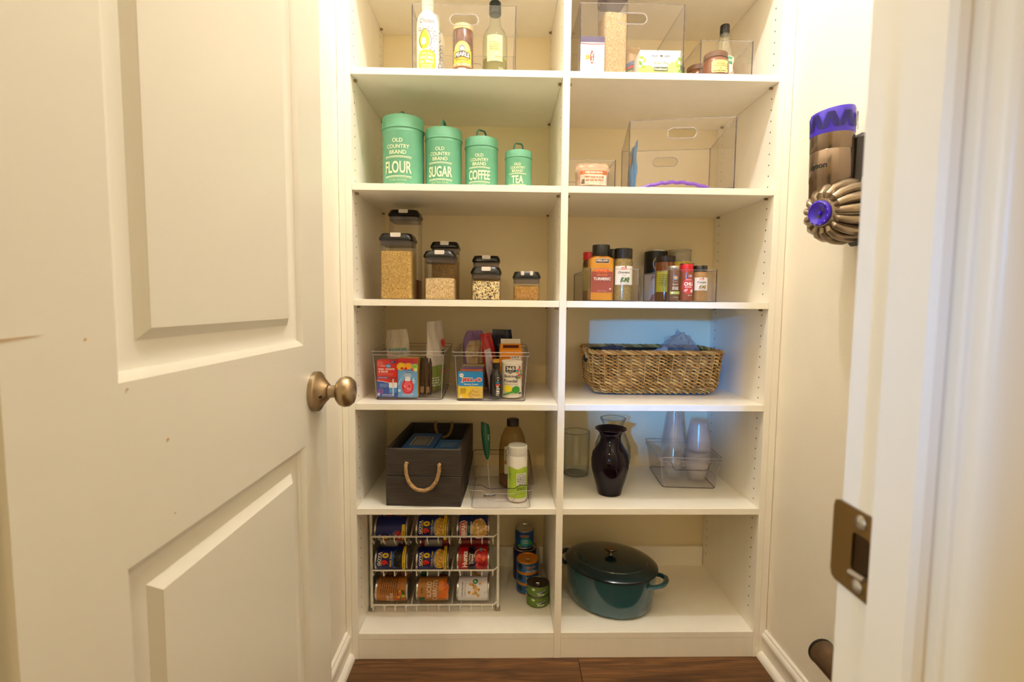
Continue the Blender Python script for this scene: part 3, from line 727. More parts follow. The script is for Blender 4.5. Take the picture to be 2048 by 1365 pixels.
# small front bin with honey
xm = (xat(1402, 110, .02)+xat(1505, 110, .02))/2; wsm = 103*mpp(.02)
clear_bin('small clear bin holding honey and vinegar on the top right shelf', xm, .02, Z1, wsm, .28, at(1450, 81, .02).z-Z1, slot=0, group='small clear bins')
def honey(label, x, y, s=1.0, main=True):
    o = thing('honey_jar', label, 'jar', (x, y, Z1+.0036)); r = .0385*s; H = .072*s
    HM = M('#7a3e14', .12, coat=.7, var=.15, vscale=8)
    lathe_part(o, 'glass', [(r*.86, 0), (r*.97, .004), (r, .015), (r, H*.66), (r*.95, H*.76), (r*.84, H*.84), (r*.82, H*.90), (0, H*.90)], HM, 40)
    lathe_part(o, 'lid', [(r*.88, H*.855), (r*.90, H*.87), (r*.90, H*1.05), (r*.86, H*1.075), (0, H*1.075)], M('#6a4426', .45), 40)
    if main:
        a = Art(.55); a.poly([(p[0], p[1]+H*.42) for p in rr(.054, .037, .008)], '#6a4a1c').poly([(p[0], p[1]+H*.42) for p in rr(.0515, .0345, .007)], '#f2dd92')
        a.text("TRADER JOE'S", 0, H*.60, .024, .0034, '#6a4a1c').text('ORGANIC', 0, H*.52, .026, .0048, '#9a6a1c', .01).text('RAW HONEY', 0, H*.435, .034, .0046, '#9a6a1c', .01)
        a.ell(0, H*.335, .0022, .003, '#e0921e', 8).lines(-.002, H*.24, .036, 1, .004, .0024, '#7a5a24', 7)
        for k in range(3): a.ell(.021, H*(.52-.09*k), .002, .0024, '#5a4a34', 8)
        a.build('label_print', o, CYL(r+.0003))
    return o
honey('squat honey jar with a cream label and brown lid at the bin front', xat(1431, 125, .065), .065)
honey('second amber honey jar standing behind the labelled honey jar', xat(1398, 125, .155), .155, 1.05, False)
o = thing('vinegar_bottle', 'clear vinegar bottle with a white label, green square and black cap', 'bottle', (xat(1448, 110, .128), .129, Z1+.0036))
r = .0295; zc_ = at(1449, 51, .128).z-Z1-.0036
lathe_part(o, 'glass', [(r*.9, 0), (r, .004), (r, .088), (r*.95, .100), (r*.70, .125), (r*.45, zc_-.022), (r*.40, zc_-.012), (0, zc_-.012)], CLEAR((.88, .86, .72), .03, 1.5, .15, (.8, .76, .6)), 36)
lathe_part(o, 'cap', [(r*.46, zc_-.029), (r*.48, zc_-.027), (r*.48, zc_-.002), (r*.44, zc_), (0, zc_)], M('#141210', .4), 28)
a = Art(); a.rect(-.030, .012, .030, .094, '#f6f0e2', 20).rect(-.002, .070, .016, .092, '#1f9a6a', 6).text('365', .008, .082, .013, .007, '#e8f4ea', .02).ell(.026, .066, .006, .014, '#c8402c', 12)
for k in range(5): a.arc(.004+.007*k, .018, .018+.004*k, .4, 2.6, .0016, '#e2a0a0')
a.build('label_print', o, CYL(r+.0003))

# ================================================================== row 2, left: mint canisters
Z2 = ST[2]
MINT = M('#69ab8b', .42, var=.06, vscale=40, name='mint_enamel'); MINTD = M('#437f66', .45)
def canister(word, small, px0, px1, pyt, Y, hup, hrot):
    r = (px1-px0)/2*mpp(Y-.02); x = xat((px0+px1)/2, 320, Y); H = at((px0+px1)/2, pyt, Y-r*.2).z-Z2
    o = thing('storage_canister', 'mint green tin canister lettered %s in cream' % word, 'canister', (x, Y, Z2), 0, 'mint green canisters')
    Hb = H*.90
    lathe_part(o, 'body', [(r*.955, 0), (r*.965, .002), (r*.965, Hb*.855), (r*.975, Hb*.863), (r*.975, Hb*.875), (r*.965, Hb*.883), (r*.965, Hb*.95), (0, Hb*.95)], MINT, 56)
    lathe_part(o, 'lid', [(r*.99, Hb*.912), (r*1.012, Hb*.918), (r*1.012, Hb*.930), (r*.990, Hb*.936), (r*.985, H-.006), (r*.95, H-.001), (r*.90, H), (0, H+.002)], MINT, 56)
    k = r*.36; hz = H+.001
    pts = [(-k, 0, hz), (-k*.92, 0, hz+r*hup*.75), (-k*.6, 0, hz+r*hup), (k*.6, 0, hz+r*hup), (k*.92, 0, hz+r*hup*.75), (k, 0, hz)]
    G().tube(pts, .0042, 8, flat=.5).xf(Matrix.Rotation(hrot, 4, 'Z')).build('handle', MINTD, o)
    for s in (-1, 1): G().lathe([(.006, 0), (.005, .002), (0, .002)], 12, (s*k*math.cos(hrot), s*k*math.sin(hrot), H)).build('handle_rivet', MINTD, o)
    a = Art(.6); c = '#e3e6c4'; q = r/.062; w = r*.42*2
    a.text('OLD', 0, Hb*.715, .030*q, .0112*q, c, .012).text('COUNTRY', 0, Hb*.625, .068*q, .0112*q, c, .012).text('BRAND', 0, Hb*.540, .050*q, .0112*q, c, .012)
    for zz in (Hb*.468, Hb*.175):
        a.line([(-.040*q+.080*q*i/12, zz+.0018*q*math.sin(PI*i/12)) for i in range(13)], .0022*q, c).line([(-.040*q+.080*q*i/12, zz-.0035*q+.0018*q*math.sin(PI*i/12)) for i in range(13)], .0010*q, c)
    a.text(word, 0, Hb*.315, (.080 if len(word) > 3 else .052)*q, .034*q, c, .022)
    for k2, t in enumerate(small): a.text(t, 0, Hb*(.125-.06*k2), (.052-.012*k2)*q, .0062*q, '#bcd4a8')
    a.build('canister_print', o, CYL(r*.965+.0003, 0, -.10)); return o
canister('FLOUR', ('STONE GROUND', 'ALL PURPOSE'), 766, 848, 238, .120, .30, 1.57)
canister('SUGAR', ('EXTRA FINE',), 851, 924, 261, .125, .50, 1.45)
canister('COFFEE', ('FRESH ROAST',), 930, 996, 279, .125, .55, .75)
canister('TEA', ('LOOSE LEAF',), 1010, 1064, 304, .120, .62, .35)

# ================================================================== row 2, right
clear_bin('large clear acrylic bin standing askew at the shelf edge with a nearly empty inside', .961, .025, Z2, .305, .309, .2036, math.radians(-9.2), group='large clear bins')
a = Art(); a.line([(-.03+.06*i/6, .03+.015*math.sin(i)) for i in range(7)], .012, '#c87a2a').ell(.0, .11, .012, .02, '#e0902a')
pouch('snack_bag', 'thin bright blue snack bag standing at the left wall of the askew bin', 'bag', .840, .132, Z2+.0045, .15, .150, .012, M('#3f8fd0', .3, var=.2, vscale=50), math.radians(-96), 0.0, a, .6, .003, 8, rx=-.05)
def flat_bag():
    o = thing('snack_bag', 'flat white bag with a purple edge lying on the floor of the askew bin', 'bag', (.968, .172, Z2+.0055), math.radians(-9.2))
    rings = []
    for k in range(9):
        t = k/8; w = .20*(.5+.5*math.sin(PI*min(1, .15+t*.8))); z = .022*math.sin(PI*t)
        rings.append([(-w/2+w*i/10, -.10+.2*t, .001+z*.2) for i in range(11)]+[(w/2-w*i/10, -.10+.2*t, .002+z*(.25+math.sin(PI*i/10))) for i in range(11)])
    G().loft(rings).build('body', M('#efe9ea', .3), o, ang=60)
    pts = [(-.108+.216*i/20, -.108, .0025+.022*math.sin(PI*i/20)**.8+.0015*math.sin(i*2.1)) for i in range(21)]
    G().tube(pts, .0055, 8).build('purple_edge', M('#7a3cc8', .3, var=.25, vscale=120), o)
flat_bag()
xa, xb = xat(1112, 350, .05), xat(1231, 350, .05)
xa = max(xa, C2+.003)
clear_bin('small clear bin beside the divider holding a bag with an orange label', (xa+xb)/2, .05, Z2, xb-xa, .28, at(1200, 320, .05).z-Z2, slot=0, group='small clear bins')
a = Art(); a.rect(-.040, .020, .042, .052, '#e8d8c4', 6).rect(-.040, .052, .042, .064, '#d0713a', 6).lines(0, .058, .05, 1, .004, .004, '#f6e8d8', 6).lines(.002, .044, .06, 2, .010, .004, '#b8795a', 2).rect(-.038, .024, -.028, .038, '#7a6a5a').lines(0, .012, .07, 2, .007, .005, '#8a4a2a', 9)
pouch('food_bag', 'clear bag of brown food with an orange and cream label', 'bag', xat(1185, 340, .11), .115, Z2+.0036, .105, .092, .055, M('#c9a98a', .3, var=.25, vscale=60), 0, 0.0, a, .35, .003, 6)
a = Art(); a.rect(-.02, .0, .02, .008, '#e8d23a').lines(0, .045, .02, 5, .005, .003, '#4a8a5a', 3)
pouch('food_bag', 'narrow pale bag with a green and yellow print next to the orange labelled bag', 'bag', xat(1191, 345, .19), .187, Z2+.0036, .045, .075, .026, M('#dcd4bc', .35), -.2, 0, a, .4, .002, 3)

# ================================================================== row 3, left: flip-lock containers
Z3 = ST[3]
JAR = CLEAR((.99, .988, .99), .03, 1.45, edge=.7); BLK = M('#14110d', .24, spec=.35, name='black_plastic'); TABW = M('#d9cfc6', .4)
SEAL = CLEAR((.66, .63, .68), .12, 1.45, .12, (.46, .44, .50))
def flip(label, px0, px1, pyt, Y, level=None, grain=None, glabel=None, two=False, hgt=None, rz=0.0):
    """square clear container; px0..px1 lid width and pyt lid top in the photograph, Y front face"""
    w = (px1-px0)*mpp(Y); x = xat((px0+px1)/2, 560, Y); d = w; H = at((px0+px1)/2, pyt, Y+.01).z-Z3
    o = thing('food_container', label, 'container', (x, Y+d/2, Z3), rz, 'flip-lock food containers')
    lh = .021; b = w*.93
    G().loft([ring(b*.94, b*.94, .010, .0004), ring(b, b, .012, .004), ring(b, b, .012, H-lh+.002)], True, False).build('body', JAR, o)
    li = G().loft([ring(b*1.01, b*1.01, .013, H-lh-.001), ring(w, w, .014, H-lh+.002), ring(w*.995, w*.995, .015, H-lh+.007), ring(w*.90, w*.90, .018, H-.003), ring(w*.86, w*.86, .018, H)]).build('lid', BLK, o)
    tabs = (-.16, .16) if two else (0,)
    for t in tabs:
        tw = w*(.12 if two else .30)
        G().box(t*w-tw/2, t*w+tw/2, -w*.485, -w*.30, H-lh*.72, H+.0012, .0015).build('lock_tab', TABW, o)
    G().loft([ring(b*.95, b*.95, .012, H-lh-.014), ring(b*.97, b*.97, .012, H-lh-.012), ring(b*.97, b*.97, .012, H-lh)]).build('lid_seal', SEAL, o)
    if level:
        lv = at((px0+px1)/2, level, Y).z-Z3
        g = G(); n = 8; bb = b*.955; rnd = random.Random(int(px0))
        g.loft([ring(bb*.95, bb*.95, .008, .0022), ring(bb, bb, .010, .0055), ring(bb, bb, .010, lv-.004), ring(bb*.985, bb*.985, .010, lv), ring(bb*.5, bb*.5, .01, lv+.003)])
        gr = g.build('grain', grain, None, (x, Y+d/2, Z3), rz); tag(gr, glabel, 'grain', kind='stuff')
    return o
flip('tallest flip-lock container at the back, nearly empty', 776, 838, 420, .170, 560, M('#8a4a20', .5, var=.5, vscale=120), 'small brown pieces at the bottom of the tallest back container')
flip('tall front flip-lock container full of golden rice', 757, 825, 467, .045, 502, RICE, 'golden long grain rice filling the tall front container')
flip('medium flip-lock container of brown grain behind the shorter one', 860, 917, 484, .175, 520, RICE2, 'brown grain inside the medium back container')
flip('medium front flip-lock container half full of pale grain', 846, 911, 502, .050, 557, OATS, 'pale yellow grain half filling the medium front container')
flip('short flip-lock container standing behind the quinoa container', 944, 1000, 512, .185, 536, RICE2, 'brown grain in the short container behind the quinoa')
flip('short front flip-lock container of black and white quinoa', 941, 1003, 535, .060, 563, QUIN, 'mixed black and cream quinoa in the short front container')
flip('smallest flip-lock container at the right, with two lock tabs and brown grain', 1026, 1082, 544, .075, 573, RICE2, 'brown grain in the smallest container at the right', True)

# ================================================================== row 3, right: spices
def spice_bin(label, pa, pb, pyt, Y, dd=.34):
    xa, xb = xat(pa, 570, Y), xat(pb, 570, Y)
    return clear_bin(label, (xa+xb)/2, Y, Z3, xb-xa, dd, at((pa+pb)/2, pyt, Y).z-Z3, slot=0, group='spice bins')
spice_bin('low clear bin holding the turmeric and oregano', 1180, 1279, 538, .022)
spice_bin('low clear bin holding chili powder, cumin and nutmeg', 1338, 1434, 540, .022, .275)
zb = Z3+.0036
def spice_jar(name, label, px0, px1, pyt, Y, capfrac, glass, capmat, art, square=False, ridges=False, neck=.92, pyb=None, cat='jar', group=None, shoulder=.0, rz=0.0):
    w = (px1-px0)*mpp(Y); x = xat((px0+px1)/2, 570, Y); H = at((px0+px1)/2, pyt, Y).z-zb; r = w/2
    o = thing(name, label, cat, (x, Y+r, zb), rz, group); ch = H*capfrac
    if square:
        d = w*.62
        G().loft([ring(w*.96, d*.94, .008, 0), ring(w, d, .010, .004), ring(w, d, .010, H*.73), ring(w*.94, d*.96, .012, H*.76), ring(w*.68, d*.9, .018, H*.79), ring(w*.66, d*.88, .018, H-ch)]).build('body', glass, o)
        lathe_part(o, 'cap', [(w*.345, H-ch), (w*.36, H-ch+.001), (w*.365, H-.003), (w*.35, H), (0, H)], capmat, 36)
        if art: art(w, H, ch).build('label_print', o, FLAT(-d/2))
    else:
        lathe_part(o, 'body', [(r*.92, 0), (r, .003), (r, H-ch-.012), (r*neck, H-ch-.004), (r*neck, H-ch), (0, H-ch)], glass, 40)
        lathe_part(o, 'cap', [(r*neck, H-ch-.001), (r*.98, H-ch+.0005), (r*.98, H-.002), (r*.93, H), (0, H)], capmat, 40)
        if art: art(r, H, ch).build('label_print', o, CYL(r+.0003))
    return o
CAPK = M('#16130f', .3); CAPR = M('#c4181c', .35)
def tur(w, H, ch):
    a = Art(.5); b = '#93392a'
    a.rect(-w*.44, H*.14, w*.44, H*.515, b).rect(-w*.27, H*.665, w*.27, H*.745, '#d8c8a8').rect(-w*.26, H*.672, w*.26, H*.738, '#1d1a18').text('KIRKLAND', 0, H*.712, w*.47, H*.035, '#f4efe6', .03).text('Signature', 0, H*.686, w*.28, H*.018, '#d8382c')
    for k in range(9): a.ell(-w*.22+w*.055*k, H*(.535+.02*math.sin(k*2.3)), w*.06, H*.035, ('#e0601c', '#ef7a22', '#c84a14')[k % 3], 8, k)
    a.text('GROUND', 0, H*.455, w*.44, H*.036, '#f07a2a', .02).text('TURMERIC', 0, H*.385, w*.70, H*.052, '#f6efe6', .03).text('NET WT 340 g', 0, H*.165, w*.36, H*.016, '#e8d4c8').ell(w*.34, H*.205, w*.035, w*.035, '#e8dccc', 10)
    return a
spice_jar('spice_bottle', 'large orange ground turmeric bottle with a black cap', 1181, 1230, 488, .062, .20, M('#c8861a', .25, coat=.2, var=.08, vscale=60), CAPK, tur, True)
def badia(word, sub, leaf):
    def f(r, H, ch):
        a = Art(.5); Hb = H-ch; a.rect(-r*1.15, H*.30, r*1.15, H*.66, '#efe8dc', 20)
        a.rect(-r*.42, H*.585, r*.18, H*.635, '#d2262c', 6).text('BADIA', -r*.12, H*.608, r*.50, H*.034, '#f8f0e6', .03).ell(r*.05, H*.648, r*.1, H*.012, '#2a8a4a', 8)
        a.text(word, -r*.10, H*.53, r*1.25, H*.062, '#1c1a1a', .02, .2).text(sub, -r*.10, H*.478, r*.5, H*.018, '#3a3a3a')
        rnd = random.Random(4)
        for k in range(16): a.ell(-r*.55+rnd.random()*r*1.0, H*(.36+.08*rnd.random()), r*.14, H*.018, leaf[k % len(leaf)], 8, rnd.random()*3)
        a.text('NET WT 2.25 OZ', -r*.1, H*.318, r*.8, H*.017, '#3a3a3a'); return a
    return f
spice_jar('spice_jar', 'oregano jar with a white label and black cap beside the turmeric', 1231, 1268, 496, .064, .19, M('#8a7440', .2, coat=.5, var=.35, vscale=160), CAPK, badia('Oregano', 'Oregano', ('#5a7a34', '#6f8c44', '#48682a')))
spice_jar('spice_jar', 'jar with a red cap behind the turmeric bottle', 1167, 1190, 504, .225, .16, M('#6a4a2c', .2, coat=.4, var=.3, vscale=120), CAPR, lambda r, H, ch: Art().rect(-r*1.2, H*.2, r*1.2, H*.68, '#b8b46a', 14))
spice_jar('spice_jar', 'jar with a black cap half hidden behind the oregano', 1216, 1240, 498, .225, .17, M('#4a3420', .2, coat=.4), CAPK, lambda r, H, ch: Art().rect(-r*1.2, H*.25, r*1.2, H*.7, '#c8b8a0', 14))
def nut(r, H, ch):
    a = Art(.5); a.ell(0, H*.66, r*.38, r*.38, '#3f8fb8', 14).ell(0, H*.66, r*.26, r*.26, '#e8a03a', 12).text('Simply', 0, H*.55, r*.5, H*.03, '#d8c8a8').text('Organic', 0, H*.47, r*.9, H*.05, '#efe2cc', 0, .3)
    a.text('GROUND', 0, H*.385, r*1.0, H*.036, '#f4ead8', .02).text('NUTMEG', 0, H*.338, r*1.0, H*.036, '#f4ead8', .02).rect(-r*.85, H*.19, r*.85, H*.27, '#a4b23a', 10).text('ORGANIC', r*.15, H*.23, r*.9, H*.03, '#f0f2d4').ell(-r*.5, H*.23, r*.14, r*.14, '#e8f0d8', 8).text('2.30 OZ', 0, H*.10, r*.7, H*.022, '#e8dcc8'); return a
spice_jar('spice_jar', 'nutmeg jar with brown label and silver lid', 1339, 1363, 532, .055, .075, M('#6a4326', .25, coat=.4), M('#c9bfb0', .3, .8), nut, neck=.94)
def chili(r, H, ch):
    a = Art(.45); a.ell(0, H*.40, r*.95, H*.22, '#c02222', 20).rect(-r*.10, H*.645, r*.42, H*.70, '#e6e8f0', 4).text('M', r*.0, H*.672, r*.28, H*.05, '#2a3a8a', .03).text('MC', r*.28, H*.672, r*.24, H*.045, '#c0282c', .03)
    a.text('McCormick', r*.05, H*.575, r*.8, H*.032, '#f0ece4', .01).text('CHILI', 0, H*.46, r*1.25, H*.095, '#f6f0e6', .04).text('POWDER', 0, H*.375, r*.95, H*.04, '#f6e8dc', .02).ell(-r*.35, H*.29, r*.3, H*.03, '#e8a898', 10, .6).ell(r*.5, H*.27, r*.22, H*.05, '#e8c8b8', 10).text('NET WT', r*.3, H*.15, r*.7, H*.03, '#efe6da'); return a
o = spice_jar('spice_bottle', 'chili powder bottle with a red and black flip cap', 1363.5, 1390.5, 528, .055, .20, M('#8a3a1c', .2, coat=.5, var=.2, vscale=90), CAPR, chili, neck=.97)
r_ = 27*mpp(.055)/2; H_ = at(1377, 528, .055).z-zb
G().loft([ring(r_*1.9, r_*1.5, .006, H_-.0005), ring(r_*1.8, r_*1.4, .006, H_+.002)]).build('flip_lid', CAPK, o)
spice_jar('spice_jar', 'cumin jar with a white label and black cap', 1391, 1419, 531, .055, .17, M('#a87c46', .22, coat=.4, var=.15, vscale=120), CAPK, badia('Cumin', 'Comino Molido', ('#8a7a3a', '#b8923a', '#6a5a2a')))
def sauce(r, H, ch):
    a = Art(.4); a.rect(-r*1.3, H*.20, r*1.3, H*.66, '#d8cc2a', 20).rect(r*.15, H*.26, r*.75, H*.62, '#3f9ab8', 8).rect(r*.75, H*.28, r*1.3, H*.6, '#c8a82a', 6).lines(-r*.5, H*.58, r*.8, 6, H*.045, H*.018, '#7a8a2a', 6); return a
spice_jar('sauce_jar', 'brown sauce jar with a yellow and blue label behind the nutmeg', 1316, 1356, 511, .165, .13, M('#7a3c12', .12, coat=.6), M('#2a1a12', .35), sauce, neck=.93)
o = tin('coffee_tin', 'black tin with a yellow ring and a white lower band at the back', 'tin', (xat(1317, 560, .315), .354, Z3), 46*mpp(.315)/2, at(1318, 499, .315).z-Z3, '#141310',
    Art(.3).rect(-.07, .006, .07, .100, '#e6e0d4', 24).ell(.002, .137, .0235, .0265, '#e0c21c', 24).ell(.002, .137, .0212, .0242, '#16140f', 24).arc(.002, .141, .012, .3, 2.6, .003, '#4aa0c8').text('Z', -.006, .139, .010, .010, '#efeee6', .02).text('Pa', -.016, .085, .024, .018, '#8a2a4a', 0, .3).poly([(-.03, .006), (.03, .006), (.02, .032), (-.02, .028)], '#c8622a'))
o = tin('snack_tin', 'tin with a yellow label and a tall translucent lid at the back', 'tin', (xat(1366, 560, .315), .354, Z3), 44*mpp(.315)/2, at(1364, 520, .315).z-Z3, '#e0c816', Art(.3).ell(.0, .070, .024, .020, '#c02420', 20).text('M', 0, .070, .018, .014, '#f4e8d0', .03))
rr_ = 44*mpp(.315)/2; z0_ = at(1364, 520, .315).z-Z3; z1_ = at(1364, 498, .315).z-Z3
lathe_part(o, 'plastic_lid', [(rr_*1.0, z0_-.004), (rr_*1.01, z0_), (rr_*1.0, z1_-.012), (rr_*1.03, z1_-.011), (rr_*1.03, z1_-.001), (rr_*1.0, z1_), (0, z1_)], CLEAR((.78, .76, .66), .15, 1.45, .45, (.72, .68, .56)), 40)

# ================================================================== row 4, left: two bins of packets
Z4 = ST[4]
def fridge_bin(label, x, y, z, w, d, h, wb, db, rz=0, band=.011, notch=None, group='ribbed-rim clear bins', t=.0024, pull=False):
    """tapered clear organiser with a raised rim band; x, y, z bottom front centre"""
    b = thing('clear_bin', label, 'bin', (x, y, z), rz, group); g = G(); r = .012; cy = db/2
    R = lambda W, D, zz, rad=r: ring(W, D, rad, zz, 6, (0, cy))
    k = lambda f: (wb+(w-wb)*f, db+(d-db)*f)
    o0, o1 = k(0), k((h-band)/h)
    rings = [R(o0[0]-.006, o0[1]-.006, 0), R(o0[0], o0[1], .003), R(o1[0], o1[1], h-band), R(o1[0]-2*t, o1[1]-2*t, h-band), R(o0[0]-2*t, o0[1]-2*t, .0055), R(o0[0]-2*t-.006, o0[1]-2*t-.006, .0032)]
    g.loft(rings, True, True).build('body', ACR, b)
    e1 = k(1.0); W, D = e1[0]+.004, e1[1]+.004
    g = G().loft([R(o1[0]-2*t, o1[1]-2*t, h-band+.0001, r), R(W, D, h-band, r+.002), R(W+.001, D+.001, h, r+.002), R(W-2*t, D-2*t, h, r+.001), R(o1[0]-2*t, o1[1]-2*t, h-band+.0001, r)], False, False)
    g.build('rim', ACR, b)
    for nm, ww, dd, zz, rad in (('rim_edge', W, D, h, .0013), ('rim_edge', W-.002, D-.002, h-band, .0011), ('base_edge', o0[0]-.003, o0[1]-.003, .0015, .0013)):
        G().tube(R(ww, dd, zz, r+.001), rad, 6, closed=True).build(nm, ACRL if nm == 'rim_edge' else ACRE, b)
    for sx in (-1, 1):
        G().tube([(sx*(o0[0]/2-.004), cy-o0[1]/2+.003, .004), (sx*(o1[0]/2-.004), cy-o1[1]/2+.003, h-band)], .0011, 6).build('corner_edge', ACRL, b)
    if pull:
        hw = w*.30; zt = h-band; zl = h-band-.030; yf = lambda zz: cy-k(zz/h)[1]/2-.0012
        pts = [(-hw-.01, yf(zt), zt), (-hw, yf(zt-.006), zt-.006), (-hw+.004, yf(zl+.006), zl+.006), (-hw+.012, yf(zl), zl), (hw-.012, yf(zl), zl), (hw-.004, yf(zl+.006), zl+.006), (hw, yf(zt-.006), zt-.006), (hw+.01, yf(zt), zt)]
        G().tube(pts, .0012, 6).build('finger_pull', ACRE, b)
    return b
fridge_bin('clear bin of drink mix boxes at the left of the fourth shelf', .149, .060, Z4, .2236, .30, .152, .206, .285, math.radians(1.5))
fridge_bin('clear bin with the banana pudding box and baking powder', .403, .046, Z4, .2300, .30, .152, .212, .285, math.radians(-.5))
zf = Z4+.0060
# red white and blue drink mix
def rwb(w, h):
    a = Art(); a.rect(-w/2, 0, w/2, h, '#d8201c').poly([(-w/2, 0), (w/2, 0), (w/2, h*.36), (w*.1, h*.38), (-w*.2, h*.42), (-w/2, h*.44)], '#1d4fa8').line([(-w/2, h*.445), (-w*.2, h*.425), (w*.1, h*.385), (w/2, h*.365)], .0015, '#f0eee8')
    a.ell(w*.06, h*.845, w*.115, w*.10, '#2a9ad8', 16).text('fun', w*.06, h*.845, w*.16, h*.03, '#eef4f8', .02).text('Pur', -w*.17, h*.85, w*.2, h*.035, '#f2ece6', .02)
    a.text('RED, WHITE', -w*.42, h*.755, w*.78, h*.05, '#f6f0ea', .03, al='L').text('& BLUE', -w*.42, h*.695, w*.46, h*.05, '#f6f0ea', .03, al='L').lines(-w*.05, h*.64, w*.7, 2, h*.03, h*.012, '#e8705c', 4)
    a.rect(-w*.47, h*.515, w*.05, h*.555, '#2a4a9a').text('SUGAR MIX', -w*.21, h*.535, w*.42, h*.022, '#e8ecf4', .01)
    a.poly([(p[0]+w*.28, p[1]+h*.50) for p in rr(w*.40, h*.12, .006)], '#a82018').rect(w*.08, h*.40, w*.48, h*.48, '#c02a1c').rect(w*.08, h*.26, w*.48, h*.40, '#e8eef4').rect(w*.10, h*.12, w*.46, h*.26, '#3f8fd8').rect(w*.26, h*.04, w*.32, h*.5, '#d8c8b8')
    for k in range(9):
        t = k*2*PI/9; a.line([(-w*.33+.003*math.cos(t), h*.90+.003*math.sin(t)), (-w*.33+.010*math.cos(t), h*.90+.010*math.sin(t))], .0012, '#f0a8a0').line([(-w*.32+.003*math.cos(t), h*.17+.003*math.sin(t)), (-w*.32+.010*math.cos(t), h*.17+.010*math.sin(t))], .0012, '#e85a8a')
    a.poly([(w*.14, h*.98), (w*.46, h*.98), (w*.42, h*.935), (w*.30, h*.92), (w*.18, h*.935)], '#1d3f8a').text('10', w*.26, h*.955, w*.1, h*.025, '#e8ecf4', .02)
    a.lines(-w*.15, h*.36, w*.4, 3, h*.035, h*.014, '#9ac0e8', 8).text('NATURALLY FLAVORED', w*.02, h*.075, w*.52, h*.03, '#f0f0ea', .01).rect(-w*.46, h*.05, -w*.36, h*.12, '#e8eef4').text('5', -w*.41, h*.085, w*.05, h*.045, '#1d3f8a').text('1.01 OZ (28 g)', w*.02, h*.035, w*.5, h*.025, '#f0f0ea'); return a
w = 41*mpp(.072); h = at(772, 721, .072).z-zf
carton('drink_mix_box', 'red and blue drink mix box with an ice pop drawing', 'box', xat(774.6, 760, .072), .072, zf, w, h, .04, '#c81c1a', 0, rwb(w, h))
def punch(w, h):
    a = Art(); a.rect(-w/2, 0, w/2, h, '#6ea8dc').rect(-w/2, h*.86, w/2, h, '#b81a2a').text('FRUIT PUNCH', 0, h*.875, w*.4, h*.016, '#e8a8b0').ell(0, h*.28, w*.30, h*.20, '#d8243a', 20).ell(0, h*.28, w*.22, h*.14, '#e8606a', 16).rect(-w*.13, h*.42, w*.13, h*.53, '#eef0f2')
    for k, (cu, cv, ru, c) in enumerate(((-.33, .79, .22, '#f0c81e'), (.03, .80, .18, '#f4a81c'), (.36, .78, .18, '#8cc03a'), (-.28, .74, .08, '#c01a2a'), (-.10, .735, .08, '#c8202c'), (.25, .715, .08, '#d01c34'), (.40, .71, .10, '#d8e08a'))): a.ell(cu*w, h*cv, ru*w, ru*w*.9, c, 14)
    a.arc(-.33*w, .79*h, w*.14, 0, 6.2, .001, '#d8a41a').arc(.36*w, .78*h, w*.13, 0, 6.2, .001, '#d8e8a0')
    a.ell(w*.06, h*.665, w*.10, w*.09, '#2a8ad0', 14).text('fun', w*.06, h*.665, w*.14, h*.025, '#eef4f8', .02).text('FRUIT', 0, h*.60, w*.34, h*.038, '#f4f6f8', .03).text('PUNCH', 0, h*.555, w*.40, h*.038, '#f4f6f8', .03)
    a.line([(-w*.48, h*.3), (-w*.40, h*.42), (-w*.28, h*.5)], .0014, '#d8ecf8').poly([(w*.30, h*.52), (w*.38, h*.42), (w*.36, h*.36), (w*.26, h*.36), (w*.23, h*.42)], '#bcd8f0').text('0g', w*.30, h*.40, w*.1, h*.03, '#3a6aa8', .02)
    for k in range(7): a.ell(-w*.2+w*.07*k, h*(.24+.05*math.sin(k*2)), w*.05, w*.05, ('#c01c30', '#f09aa0')[k % 2], 8)
    a.text('0 CALORIES PER SERVING', 0, h*.085, w*.62, h*.03, '#f2f4f6', .01).text('NET WT 3.16 OZ (9g)', 0, h*.04, w*.5, h*.022, '#f2f4f6').rect(-w*.48, h*.15, -w*.36, h*.21, '#e8f0f6').text('5', -w*.42, h*.18, w*.05, h*.04, '#3a5a9a'); return a
w = 39.5*mpp(.070); h = at(813, 717, .070).z-zf
carton('drink_mix_box', 'light blue fruit punch drink mix box', 'box', xat(815.5, 760, .070), .070, zf, w, h, .04, '#c8a02a', 0, punch(w, h))
a = Art(.5); a.rect(-.012, .130, .052, .152, '#1d2a3a', 5) if False else None
a.text('LIQUID I.V.', .006, .170, .066, .022, '#16181c', .012, .05, -.02).text('MULTIPLIER', .008, .138, .060, .011, '#2a9a9a', .02).text('DRINK MIX', .012, .124, .036, .006, '#3a3a3a').rect(-.045, .100, .045, .106, '#b8382c').rect(-.045, .085, .045, .100, '#d8d4c8')
pouch('drink_mix_bag', 'white stand-up bag lettered in black leaning at the back of the left bin', 'bag', xat(801, 720, .20), .20, zf, .082, .205, .055, M('#cfc6b4', .4, var=.06, vscale=30), -.25, -.06, a, .45, .004, 12)
a = Art(.5); a.rect(-.06, .004, .06, .090, '#8a9a48').lines(-.03, .05, .04, 4, .008, .004, '#e8ead0', 3).rect(.005, .060, .03, .075, '#c8324a').text('ALMOND', .018, .067, .02, .007, '#f6e8e8').ell(.026, .16, .010, .014, '#c83a2c', 12).rect(.008, .125, .026, .14, '#2a3a2a')
pouch('snack_bag', 'tall white bag with a green lower half at the right of the left bin', 'bag', xat(872, 740, .18), .185, zf, .085, .235, .036, M('#ded6ca', .35, var=.05, vscale=30), math.radians(58), -.04, a, .5, .003, 21)
